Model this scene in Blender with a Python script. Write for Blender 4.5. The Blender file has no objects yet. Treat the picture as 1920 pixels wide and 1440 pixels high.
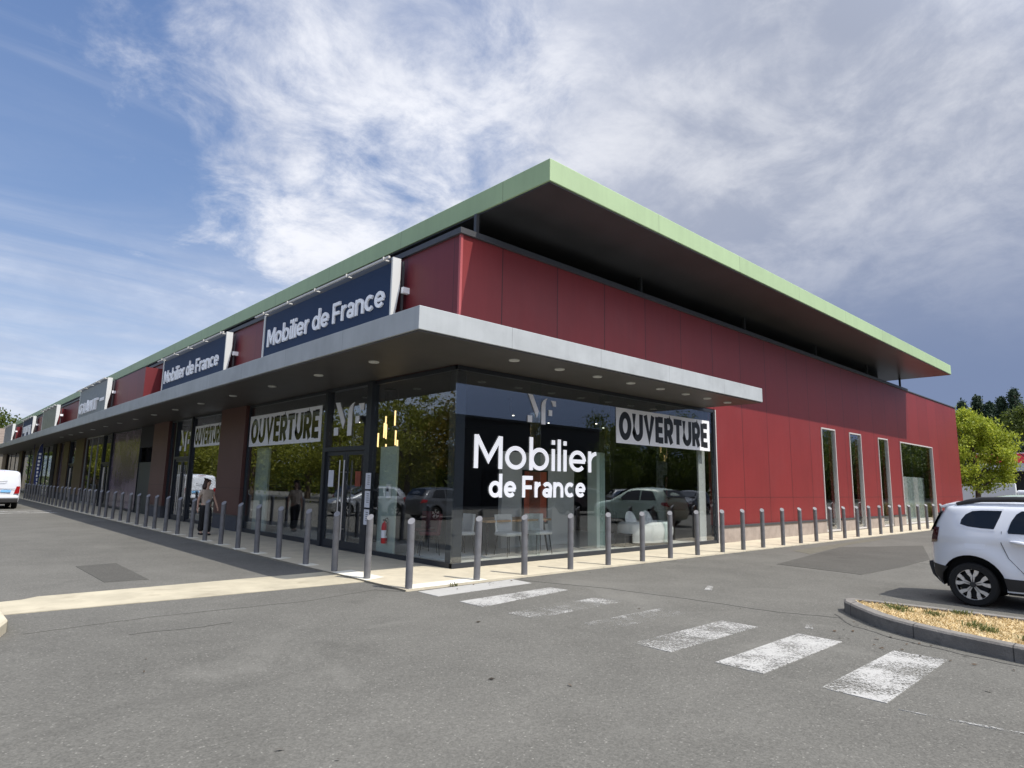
import bpy, bmesh, math, random
from mathutils import Vector, Matrix
random.seed(7)
R = math.radians
sc = bpy.context.scene
COL = sc.collection

# ---------------------------------------------------------------- camera
CAM = Vector((-7.4247, -9.5545, 1.6))
def _cam_basis(yaw, pit, rol):
    f = Vector((math.cos(pit)*math.cos(yaw), math.cos(pit)*math.sin(yaw), math.sin(pit)))
    r = Vector((math.sin(yaw), -math.cos(yaw), 0)); u = r.cross(f)
    r2 = math.cos(rol)*r + math.sin(rol)*u; u2 = -math.sin(rol)*r + math.cos(rol)*u
    return r2, u2, f
_r, _u, _f = _cam_basis(R(47.1063), R(8.9201), R(1.0338))
cd = bpy.data.cameras.new('camera'); cd.sensor_width = 36; cd.lens = 1192.07/1920*36
cd.clip_start = .05; cd.clip_end = 3000
cam = bpy.data.objects.new('camera', cd); COL.objects.link(cam)
cam.matrix_world = Matrix(((_r.x, _u.x, -_f.x, CAM.x), (_r.y, _u.y, -_f.y, CAM.y), (_r.z, _u.z, -_f.z, CAM.z), (0, 0, 0, 1)))
sc.camera = cam

# ---------------------------------------------------------------- light, sky, exposure
SUN_DIR = Vector((-.18, .63, -1)).normalized()          # the way the light travels
SUN_EL = math.asin(-SUN_DIR.z)
sd = bpy.data.lights.new('sun', 'SUN'); sd.energy = 3.6; sd.angle = R(.53); sd.color = (1, .955, .88)
sun = bpy.data.objects.new('sun', sd); COL.objects.link(sun)
sun.rotation_euler = SUN_DIR.to_track_quat('-Z', 'Y').to_euler(); sun.location = (0, -20, 40)
sc.view_settings.view_transform = 'Standard'; sc.view_settings.look = 'None'
sc.view_settings.exposure = 0.32; sc.view_settings.gamma = 1
sc.cycles.use_denoising = True
sc.cycles.max_bounces = 8; sc.cycles.diffuse_bounces = 3; sc.cycles.glossy_bounces = 4
sc.cycles.transparent_max_bounces = 16; sc.cycles.sample_clamp_indirect = 4
sc.cycles.caustics_reflective = False; sc.cycles.caustics_refractive = False

class NT:
    """tiny node helper"""
    def __init__(s, nt): s.nt = nt; s.nt.nodes.clear()
    def n(s, t, **k):
        nd = s.nt.nodes.new(t)
        for a, v in k.items():
            if a[0] == '_': nd.inputs[int(a[1:])].default_value = v
            else: setattr(nd, a, v)
        return nd
    def l(s, a, b): s.nt.links.new(a, b)
    def put(s, v, sock):
        if hasattr(v, 'is_linked') or hasattr(v, 'links'): s.l(v, sock)
        else: sock.default_value = v
    def math(s, op, a, b=None, c=None, clamp=False):
        nd = s.n('ShaderNodeMath', operation=op, use_clamp=clamp)
        for i, v in enumerate((a, b, c)):
            if v is not None: s.put(v, nd.inputs[i])
        return nd.outputs[0]
    def vmath(s, op, a, b=None, scale=None):
        nd = s.n('ShaderNodeVectorMath', operation=op)
        s.put(a, nd.inputs[0])
        if b is not None: s.put(b, nd.inputs[1])
        if scale is not None: s.put(scale, nd.inputs['Scale'])
        return nd.outputs['Value'] if op == 'DOT_PRODUCT' else nd.outputs[0]
    def mix(s, f, a, b, mode='MIX'):
        nd = s.n('ShaderNodeMix', data_type='RGBA', blend_type=mode)
        s.put(f, nd.inputs[0]); s.put(a, nd.inputs[6]); s.put(b, nd.inputs[7])
        return nd.outputs[2]
    def ramp(s, v, a, b, lo=0., hi=1., smooth=True):
        nd = s.n('ShaderNodeMapRange', interpolation_type='SMOOTHSTEP' if smooth else 'LINEAR')
        s.put(v, nd.inputs[0])
        for i, x in enumerate((a, b, lo, hi)): nd.inputs[1+i].default_value = x
        return nd.outputs[0]
    def noise(s, vec, scale, detail=4, rough=.55, dist=0., dims='3D'):
        nd = s.n('ShaderNodeTexNoise', noise_dimensions=dims)
        if vec is not None: s.l(vec, nd.inputs['Vector'])
        nd.inputs['Scale'].default_value = scale; nd.inputs['Detail'].default_value = detail
        nd.inputs['Roughness'].default_value = rough; nd.inputs['Distortion'].default_value = dist
        return nd.outputs[0]
    def voronoi(s, vec, scale, out=0, feature='F1'):
        nd = s.n('ShaderNodeTexVoronoi', feature=feature)
        if vec is not None: s.l(vec, nd.inputs['Vector'])
        nd.inputs['Scale'].default_value = scale
        return nd.outputs[out]

world = bpy.data.worlds.new('World'); sc.world = world; world.use_nodes = True
def build_world():
    t = NT(world.node_tree)
    out = t.n('ShaderNodeOutputWorld'); bg = t.n('ShaderNodeBackground'); t.l(bg.outputs[0], out.inputs[0])
    STR = .10
    bg.inputs[1].default_value = STR
    sky = t.n('ShaderNodeTexSky', sky_type='NISHITA', sun_disc=False)
    sky.sun_elevation = SUN_EL
    sky.sun_rotation = math.atan2(-SUN_DIR.x, -SUN_DIR.y)
    sky.air_density = 1.0; sky.dust_density = 1.2; sky.ozone_density = 1.6
    tc = t.n('ShaderNodeTexCoord'); d = t.vmath('NORMALIZE', tc.outputs['Generated'])
    sep = t.n('ShaderNodeSeparateXYZ'); t.l(d, sep.inputs[0])
    z = t.math('MAXIMUM', sep.outputs[2], 0.0)
    k = t.math('DIVIDE', 1.0, t.math('ADD', z, .26))
    P = t.vmath('SCALE', d, scale=k)
    cmb = t.n('ShaderNodeSeparateXYZ'); t.l(P, cmb.inputs[0])
    flat = t.n('ShaderNodeCombineXYZ'); t.l(cmb.outputs[0], flat.inputs[0]); t.l(cmb.outputs[1], flat.inputs[1])
    p = flat.outputs[0]
    # east-west position in the sky: clear in the north, overcast towards the east
    s = t.vmath('DOT_PRODUCT', d, Vector((.733, -.681, 0)))
    s2 = t.math('ADD', s, t.math('MULTIPLY', t.math('SUBTRACT', t.noise(p, .9, 3), .5), .42))
    big = t.noise(p, 1.5, 9, .62, .5)
    fine = t.noise(p, 5.2, 9, .66, .35)
    dens = t.math('ADD', t.math('MULTIPLY', big, .55), t.math('MULTIPLY', fine, .45))
    cov = t.math('ADD', t.ramp(s2, -.70, -.24, -.22, .10), t.ramp(s2, -.15, .30, 0., .17))
    den = t.ramp(t.math('ADD', dens, cov), .40, .64)
    # thin wisps in the clear part
    wv = t.n('ShaderNodeMapping'); t.l(p, wv.inputs[0]); wv.inputs['Rotation'].default_value = (0, 0, R(35)); wv.inputs['Scale'].default_value = (.8, 2.4, 1)
    wisp = t.math('MULTIPLY', t.ramp(t.noise(wv.outputs[0], 1.3, 8, .6, .8), .52, .84), .5)
    den = t.math('MAXIMUM', den, wisp)
    # a thin milky veil low in the north
    veil = t.math('MULTIPLY', t.math('SUBTRACT', 1.0, t.ramp(sep.outputs[2], .06, .52)), t.math('MULTIPLY', t.ramp(t.noise(wv.outputs[0], .8, 7, .62, 1.0), .36, .66), .75))
    den = t.math('MAXIMUM', den, veil)
    # colours
    grey = t.ramp(s2, -.12, .34)
    thick = t.ramp(t.math('ADD', t.math('MULTIPLY', t.noise(p, 2.3, 8, .6, .5), .6), t.math('MULTIPLY', fine, .4)), .40, .64)
    white = t.mix(thick, (.47, .51, .62, 1), (.75, .765, .82, 1))
    dull = t.mix(thick, (.315, .35, .445, 1), (.56, .58, .64, 1))
    ccol = t.mix(grey, white, dull)
    low = t.ramp(sep.outputs[2], .14, .46)
    ccol = t.mix(t.math('MULTIPLY', t.math('SUBTRACT', 1.0, low), t.ramp(s, .05, .5)), ccol, (.165, .215, .345, 1))
    # unseen clouds round the sun are brightened as added fill for the shaded walls
    glow = t.ramp(t.vmath('DOT_PRODUCT', d, -SUN_DIR), .45, 1.0, 1.0, 3.2)
    ccol = t.vmath('SCALE', ccol, scale=t.math('DIVIDE', glow, STR))
    hz = t.math('MULTIPLY', t.math('SUBTRACT', 1.0, t.ramp(sep.outputs[2], 0.0, .36)), t.math('MULTIPLY', t.math('SUBTRACT', 1.0, t.ramp(s, -.3, .35)), t.ramp(t.vmath('DOT_PRODUCT', d, Vector((0, 1, 0))), .35, .85)))
    blue = t.mix(t.ramp(sep.outputs[2], .15, .75), (.225, .345, .60, 1), (.112, .20, .44, 1))
    blue = t.vmath('SCALE', blue, scale=1/STR)
    base = t.mix(.70, t.vmath('SCALE', sky.outputs[0], scale=.82), blue)
    base = t.mix(t.math('MULTIPLY', hz, .75), base, (5.0, 5.9, 7.4, 1))
    col = t.mix(den, base, ccol)
    t.l(col, bg.inputs[0])
build_world()

# ---------------------------------------------------------------- materials
def mat(name, col, rough=.6, metal=0., spec=.5, bump=None, var=0., vscale=3., emit=0., line=None, dirt=None, coat=0., joint=.25, panel=None, streak=0.):
    """plain principled surface: var = patchy tone, line = (axis, pitch, offset, width) joints, bump = (scale, strength), dirt = (colour, amount, scale)"""
    m = bpy.data.materials.new(name); m.use_nodes = True
    t = NT(m.node_tree)
    out = t.n('ShaderNodeOutputMaterial'); b = t.n('ShaderNodeBsdfPrincipled'); t.l(b.outputs[0], out.inputs[0])
    c = tuple(col)+(1,) if len(col) == 3 else col
    tc = t.n('ShaderNodeTexCoord'); O = tc.outputs['Object']
    cs = None
    if var:
        n1 = t.noise(O, vscale, 6, .6)
        cs = t.mix(t.ramp(n1, .3, .7), tuple(x*(1-var) for x in c[:3])+(1,), tuple(min(1, x*(1+var)) for x in c[:3])+(1,))
    if dirt:
        dc, am, ds = dirt
        f = t.math('MULTIPLY', t.ramp(t.noise(O, ds, 7, .65, .4), .5, .75), am)
        cs = t.mix(f, cs if cs is not None else c, tuple(dc)+(1,))
    if panel:                            # every panel of a cladding has its own slight tone, with rain streaks down it
        ax, pitch, off, am = panel
        ps = t.n('ShaderNodeSeparateXYZ'); t.l(O, ps.inputs[0])
        wn = t.n('ShaderNodeTexWhiteNoise', noise_dimensions='1D'); t.l(t.math('FLOOR', t.math('DIVIDE', t.math('SUBTRACT', ps.outputs[ax], off), pitch)), wn.inputs['W'])
        f = t.math('ADD', t.math('MULTIPLY', t.math('SUBTRACT', wn.outputs[0], .5), 2*am), 1.0)
        if streak:
            mp = t.n('ShaderNodeMapping'); t.l(O, mp.inputs[0]); mp.inputs['Scale'].default_value = (5, 5, .35)
            f = t.math('MULTIPLY', f, t.math('ADD', t.math('MULTIPLY', t.math('SUBTRACT', t.noise(mp.outputs[0], 1.4, 6, .65), .5), 2*streak), 1.0))
        cs = t.vmath('SCALE', cs if cs is not None else c[:3], scale=f)
    if line:
        sep = t.n('ShaderNodeSeparateXYZ'); t.l(O, sep.inputs[0]); f = None
        for ax, pitch, off, wd in line:
            v = t.math('FRACT', t.math('DIVIDE', t.math('SUBTRACT', sep.outputs[ax], off), pitch))
            g = t.math('LESS_THAN', v, wd/pitch)
            f = g if f is None else t.math('MAXIMUM', f, g)
        cs = t.mix(t.math('MULTIPLY', f, 1-joint), cs if cs is not None else c, (.004, .004, .004, 1))
    if cs is not None: t.l(cs, b.inputs['Base Color'])
    else: b.inputs['Base Color'].default_value = c
    b.inputs['Roughness'].default_value = rough; b.inputs['Metallic'].default_value = metal
    b.inputs['Specular IOR Level'].default_value = spec
    if coat: b.inputs['Coat Weight'].default_value = coat; b.inputs['Coat Roughness'].default_value = .04
    if emit: b.inputs['Emission Color'].default_value = c; b.inputs['Emission Strength'].default_value = emit
    if bump:
        bp = t.n('ShaderNodeBump'); bp.inputs['Strength'].default_value = bump[1]; bp.inputs['Distance'].default_value = .02
        t.l(t.noise(O, bump[0], 5, .6), bp.inputs['Height']); t.l(bp.outputs[0], b.inputs['Normal'])
    return m

def glass_mat(name, tint, base, top=.95, power=4., rough=0.):
    m = bpy.data.materials.new(name); m.use_nodes = True
    t = NT(m.node_tree); out = t.n('ShaderNodeOutputMaterial')
    tr = t.n('ShaderNodeBsdfTransparent'); tr.inputs[0].default_value = tuple(tint)+(1,)
    gl = t.n('ShaderNodeBsdfGlossy'); gl.inputs['Roughness'].default_value = rough
    gl.inputs[0].default_value = (.95, .97, 1, 1)
    lw = t.n('ShaderNodeLayerWeight'); lw.inputs[0].default_value = .5
    geo = t.n('ShaderNodeNewGeometry')
    cosv = t.math('ABSOLUTE', t.vmath('DOT_PRODUCT', geo.outputs['Incoming'], geo.outputs['Normal']))
    f = t.math('ADD', t.math('MULTIPLY', t.math('POWER', t.math('SUBTRACT', 1.0, cosv), power), top-base), base, clamp=True)
    mx = t.n('ShaderNodeMixShader'); t.l(f, mx.inputs[0]); t.l(tr.outputs[0], mx.inputs[1]); t.l(gl.outputs[0], mx.inputs[2])
    t.l(mx.outputs[0], out.inputs[0])
    return m

def asphalt_mat(name, c, contrast=1., grain=1.):
    m = bpy.data.materials.new(name); m.use_nodes = True
    t = NT(m.node_tree); out = t.n('ShaderNodeOutputMaterial'); b = t.n('ShaderNodeBsdfPrincipled'); t.l(b.outputs[0], out.inputs[0])
    geo = t.n('ShaderNodeNewGeometry'); P = geo.outputs['Position']
    big = t.noise(P, .22, 5, .6, .6); mid = t.noise(P, 1.1, 6, .65, .4); fine = t.noise(P, 26, 4, .75)
    st = t.voronoi(P, 85, 1)              # a tone for every stone chip
    sp = t.n('ShaderNodeSeparateColor'); t.l(st, sp.inputs[0])
    v = t.math('ADD', t.math('MULTIPLY', t.math('SUBTRACT', big, .5), .55*contrast), t.math('MULTIPLY', t.math('SUBTRACT', mid, .5), .5*contrast))
    v = t.math('ADD', v, t.math('MULTIPLY', t.math('SUBTRACT', fine, .5), 0.68*grain))
    v = t.math('ADD', v, t.math('MULTIPLY', t.math('SUBTRACT', sp.outputs[0], .5), .34*grain))
    white = t.math('GREATER_THAN', sp.outputs[1], .985)
    v = t.math('ADD', v, t.math('MULTIPLY', white, .7*grain))
    v = t.math('MAXIMUM', t.math('ADD', v, 1.0), .25)
    base = t.vmath('SCALE', tuple(c), scale=v)
    # bleached tyre tracks and dark damp-looking stains, each with its own ragged outline
    stain = t.ramp(t.noise(P, .55, 7, .7, 1.2), .58, .70)
    base = t.mix(t.math('MULTIPLY', stain, .22*contrast), base, tuple(x*.45 for x in c)+(1,))
    pale = t.ramp(t.noise(t.vmath('ADD', P, (31., 7., 0.)), .40, 6, .68, .9), .56, .72)
    base = t.mix(t.math('MULTIPLY', pale, .40*contrast), base, tuple(min(1, x*1.5) for x in c)+(1,))
    dv = t.n('ShaderNodeTexVoronoi'); wp = t.vmath('ADD', P, t.vmath('SCALE', t.n('ShaderNodeTexNoise', _2=9.).outputs[1], scale=.12)); t.l(wp, dv.inputs['Vector']); dv.inputs['Scale'].default_value = .75
    dc = t.n('ShaderNodeSeparateColor'); t.l(dv.outputs[1], dc.inputs[0])
    oil = t.math('MULTIPLY', t.math('SUBTRACT', 1.0, t.ramp(dv.outputs[0], .03, .16)), t.math('GREATER_THAN', dc.outputs[0], .62))
    base = t.mix(t.math('MULTIPLY', oil, .30*contrast), base, tuple(x*.35 for x in c)+(1,))
    t.l(base, b.inputs['Base Color']); b.inputs['Roughness'].default_value = .92; b.inputs['Specular IOR Level'].default_value = .25
    bp = t.n('ShaderNodeBump'); bp.inputs['Strength'].default_value = .5; bp.inputs['Distance'].default_value = .01
    t.l(t.math('ADD', fine, t.math('MULTIPLY', sp.outputs[0], .5)), bp.inputs['Height']); t.l(bp.outputs[0], b.inputs['Normal'])
    return m

def paint_mat(name, wear, c=(.52, .51, .48)):
    """worn road paint: bare patches let the asphalt below show through"""
    m = bpy.data.materials.new(name); m.use_nodes = True
    t = NT(m.node_tree); out = t.n('ShaderNodeOutputMaterial'); b = t.n('ShaderNodeBsdfPrincipled')
    geo = t.n('ShaderNodeNewGeometry'); P = geo.outputs['Position']
    n = t.math('ADD', t.math('MULTIPLY', t.noise(P, 1.6, 5, .65, .5), .75), t.math('MULTIPLY', t.noise(P, 55, 3, .7), .42))
    st = t.voronoi(P, 70, 1); sp = t.n('ShaderNodeSeparateColor'); t.l(st, sp.inputs[0])
    n = t.math('ADD', n, t.math('MULTIPLY', sp.outputs[0], .16))
    keep = t.ramp(n, .28+wear*.55, .52+wear*.55, 0., .92)
    b.inputs['Base Color'].default_value = tuple(c)+(1,)
    t.l(t.mix(t.noise(P, 9, 5, .7), tuple(x*.72 for x in c)+(1,), tuple(c)+(1,)), b.inputs['Base Color'])
    b.inputs['Roughness'].default_value = .85
    tr = t.n('ShaderNodeBsdfTransparent'); mx = t.n('ShaderNodeMixShader')
    t.l(keep, mx.inputs[0]); t.l(tr.outputs[0], mx.inputs[1]); t.l(b.outputs[0], mx.inputs[2]); t.l(mx.outputs[0], out.inputs[0])
    return m

def leaf_mat(name, c1, c2, trans=.35):
    m = bpy.data.materials.new(name); m.use_nodes = True
    t = NT(m.node_tree); out = t.n('ShaderNodeOutputMaterial')
    geo = t.n('ShaderNodeNewGeometry'); r = geo.outputs['Random Per Island']
    c = t.mix(r, tuple(c1)+(1,), tuple(c2)+(1,))
    b = t.n('ShaderNodeBsdfPrincipled'); t.l(c, b.inputs['Base Color']); b.inputs['Roughness'].default_value = .55; b.inputs['Specular IOR Level'].default_value = .3
    tl = t.n('ShaderNodeBsdfTranslucent'); t.l(c, tl.inputs[0])
    mx = t.n('ShaderNodeMixShader'); mx.inputs[0].default_value = trans
    t.l(b.outputs[0], mx.inputs[1]); t.l(tl.outputs[0], mx.inputs[2]); t.l(mx.outputs[0], out.inputs[0])
    return m

M = {}
RED = (.203, .022, .021)
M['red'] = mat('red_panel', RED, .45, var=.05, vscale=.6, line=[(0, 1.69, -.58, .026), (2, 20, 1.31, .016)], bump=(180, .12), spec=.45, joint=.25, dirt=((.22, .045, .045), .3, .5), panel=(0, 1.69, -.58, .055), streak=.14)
M['red_l'] = mat('red_panel_shaded_front', (.15, .020, .024), .45, var=.05, vscale=.6, line=[(1, 1.69, .2, .016)], bump=(180, .05), spec=.4, joint=.3, panel=(1, 1.69, .2, .08), streak=.12)  # the cladding red again, with the shade of the long front darkened into it
M['brown'] = mat('brown_red_panel', (.105, .042, .036), .5, var=.08, vscale=1, line=[(2, 20, 1.31, .012)], joint=.3)
M['green'] = mat('green_fascia', (.385, .51, .28), .5, var=.04, vscale=.8, line=[(0, 3.65, 4.0, .015), (1, 3.65, 3.0, .015)], joint=.55, dirt=((.36, .47, .27), .5, 1.2), panel=(0, 3.65, 4.0, .035), streak=.10)
M['soffit'] = mat('dark_soffit', (.048, .049, .051), .28, metal=0., joint=.5, line=[(0, 3.65, 4.0, .02), (1, 2.4, .5, .015)], var=.12, vscale=1.2, spec=.5)
M['csoffit'] = mat('bronze_soffit', (.075, .068, .060), .5, metal=.25, var=.10, vscale=1.5, line=[(1, 1.6, .4, .008)], joint=.55)
M['alu'] = mat('silver_fascia', (.44, .46, .46), .5, metal=.1, spec=.3, var=.07, vscale=1.3, line=[(0, 2.39, -.2, .010), (1, 2.39, .6, .010)], joint=.55, dirt=((.33, .34, .34), .5, 1.1), panel=(0, 2.39, -.2, .04), streak=.10)
M['coping'] = mat('grey_coping', (.075, .076, .08), .5, metal=.3)
M['darkframe'] = mat('dark_frame', (.035, .040, .050), .4, metal=.3)
M['greyframe'] = mat('grey_frame', (.42, .42, .42), .45, metal=.4)
M['whiteframe'] = mat('white_frame', (.55, .52, .50), .5)
M['plinth'] = mat('concrete_plinth', (.33, .275, .235), .85, var=.12, vscale=4, bump=(60, .3), dirt=((.22, .18, .15), .4, 2.2))
M['darkplinth'] = mat('dark_plinth', (.075, .078, .09), .8, var=.12, vscale=4, bump=(60, .3))
M['glass'] = glass_mat('shop_glass', (.95, .97, .965), .085)
M['fin'] = glass_mat('glass_fin', (.80, .86, .85), .10)
M['glassdark'] = glass_mat('tinted_glass', (.35, .38, .38), .12)
M['asphalt'] = asphalt_mat('asphalt', (.133, .128, .113))
M['patch'] = asphalt_mat('asphalt_patch', (.090, .086, .076), .9)
M['seam'] = mat('tar_seam', (.062, .059, .052), .9)
M['pave'] = mat('concrete_pavement', (.56, .50, .375), .9, var=.10, vscale=1.6, bump=(70, .25), dirt=((.40, .345, .25), .6, 1.6), line=[(0, 4.6, -1.93, .012), (1, 4.6, -1.4, .012)], joint=.4)
M['strip'] = mat('worn_concrete', (.46, .41, .30), .9, var=.14, vscale=1.3, bump=(70, .25), dirt=((.28, .24, .17), .6, 2.2))
M['kerbstone'] = mat('kerb_stone', (.20, .185, .165), .9, var=.2, vscale=3, bump=(50, .4), line=[(1, .93, .2, .012)], joint=.3, dirt=((.07, .066, .06), .7, 3))
M['tactile'] = mat('tactile_cream', (.80, .77, .66), .8, var=.06, vscale=5, dirt=((.5, .46, .38), .3, 4))
M['bollard'] = mat('bollard_grey', (.15, .15, .157), .5, metal=.1, var=.12, vscale=6, dirt=((.075, .062, .055), .5, 5))
M['white'] = mat('white_board', (.91, .91, .92), .5)
M['letter'] = mat('white_letter', (.90, .90, .92), .45)
M['brightletter'] = mat('brightened_letter', (.90, .90, .93), .45, emit=.38)  # emission added to whiten the glass letters in the canopy's shade
M['blackgloss'] = mat('black_gloss', (.012, .013, .014), .06)
M['blacktext'] = mat('black_text', (.012, .012, .012), .4)
M['navy'] = mat('navy_board', (.020, .038, .085), .6, spec=.2, var=.04, vscale=1)
M['cheek'] = mat('pale_cheek', (.62, .63, .61), .5)
M['railm'] = mat('lamp_rail', (.60, .58, .54), .5)
M['steel'] = mat('steel', (.62, .60, .58), .28, metal=1.)
M['floor'] = mat('pale_floor', (.62, .61, .58), .35, var=.06, vscale=2)
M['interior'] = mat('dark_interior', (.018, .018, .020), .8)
M['ipanel'] = mat('interior_panel', (.52, .52, .50), .8)
M['gpanel'] = mat('green_grey_panel', (.48, .56, .50), .7)
M['wood'] = mat('oak', (.42, .25, .12), .5, var=.2, vscale=5)
M['sofa'] = mat('white_boucle', (.80, .79, .76), .95, bump=(55, .8))
M['chairw'] = mat('pale_seat', (.55, .55, .55), .8)
M['chairr'] = mat('wine_seat', (.10, .02, .03), .85)
M['rug'] = mat('pale_rug', (.62, .62, .60), .95)
M['poster'] = mat('rust_poster', (.36, .075, .035), .6, var=.35, vscale=2.2)
M['gold'] = mat('lit_tube', (1, .68, .30), .5, emit=1.8)
M['spot'] = mat('lit_spot', (1, .9, .75), .5, emit=4)
M['redmetal'] = mat('red_metal', (.45, .02, .02), .35)
M['paper'] = mat('paper', (.75, .76, .80), .8)
M['black'] = mat('black_rubber', (.012, .012, .012), .7)
M['bark'] = mat('bark', (.10, .075, .055), .95, var=.3, vscale=6, bump=(30, .6))
M['carwhite'] = mat('white_paint', (.74, .76, .80), .30, coat=.7, spec=.5)
M['cargrey'] = mat('grey_paint', (.10, .105, .115), .3, metal=.5, coat=.8)
M['carblack'] = mat('black_paint', (.012, .012, .014), .3, coat=.9)
M['carsilver'] = mat('silver_paint', (.42, .43, .44), .3, metal=.6, coat=.8)
M['carpale'] = mat('pale_green_paint', (.50, .62, .50), .35, coat=.8)
M['carglass'] = mat('car_glass', (.006, .007, .008), .04, spec=.6)
M['clad'] = mat('black_cladding', (.022, .021, .021), .55)
M['tyre'] = mat('tyre', (.008, .008, .008), .85)
M['rim'] = mat('polished_rim', (.72, .70, .67), .3, metal=.7)
M['redlamp'] = mat('red_lamp', (.35, .012, .015), .12, coat=.6)
M['darklamp'] = mat('smoked_lamp', (.06, .008, .01), .1, coat=.6)
M['clearlamp'] = mat('clear_lamp', (.7, .7, .7), .1)
M['plate'] = mat('blue_plate', (.22, .50, .80), .5)
M['skin'] = mat('skin', (.50, .31, .23), .6)
M['hair'] = mat('hair', (.035, .014, .010), .5)
M['top'] = mat('taupe_top', (.44, .36, .29), .85, var=.08, vscale=20)
M['trouser'] = mat('black_trousers', (.010, .010, .012), .85)
M['roofgrey'] = mat('brown_roof', (.20, .16, .13), .9, var=.15, vscale=1, line=[(2, .35, 0, .03)], joint=.5)
M['bldwall'] = mat('pale_render', (.20, .18, .15), .9, var=.06)
M['bldred'] = mat('red_band', (.45, .02, .035), .5)
M['bldwhite'] = mat('white_band', (.75, .76, .76), .5)
M['blddark'] = mat('dark_cladding', (.03, .032, .035), .6, var=.1)
M['bronze'] = mat('bronze_panel', (.11, .072, .045), .4, metal=.3, var=.1)
M['graphic'] = mat('mauve_film', (.17, .13, .17), .12, var=.45, vscale=.7)
M['olive'] = mat('amber_film', (.16, .115, .02), .15, var=.3, vscale=1)
M['passage'] = mat('dark_green_door', (.018, .03, .032), .5)
M['greysign'] = mat('grey_board', (.20, .22, .23), .5, var=.08)
M['olsign'] = mat('olive_board', (.20, .21, .16), .5, var=.15)
M['flag'] = mat('navy_flag', (.020, .035, .15), .7, var=.1)
M['flagb'] = mat('lilac_flag', (.20, .17, .33), .7, var=.2)
M['straw'] = leaf_mat('straw', (.72, .56, .30), (.44, .33, .16), .2)
M['soil'] = mat('straw_soil', (.52, .40, .22), .95, var=.3, vscale=7, dirt=((.16, .15, .07), .6, 5), bump=(40, .5))
M['weed'] = leaf_mat('weed', (.10, .14, .04), (.20, .20, .07), .3)
M['leafy'] = leaf_mat('lime_leaf', (.47, .50, .055), (.24, .31, .035), .5)
M['leafm'] = leaf_mat('green_leaf', (.13, .16, .025), (.055, .085, .018), .4)
M['leafw'] = leaf_mat('sunlit_leaf', (.30, .30, .04), (.15, .17, .025), .5)  # leaf green raised in the colour itself so mirrored trees look sunlit
M['leafo'] = leaf_mat('olive_leaf', (.24, .17, .02), (.10, .10, .015), .4)
M['leafd'] = leaf_mat('needle', (.020, .042, .022), (.045, .072, .035), .15)
M['ledgrass'] = leaf_mat('plume', (.42, .36, .16), (.16, .19, .06), .3)

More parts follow.
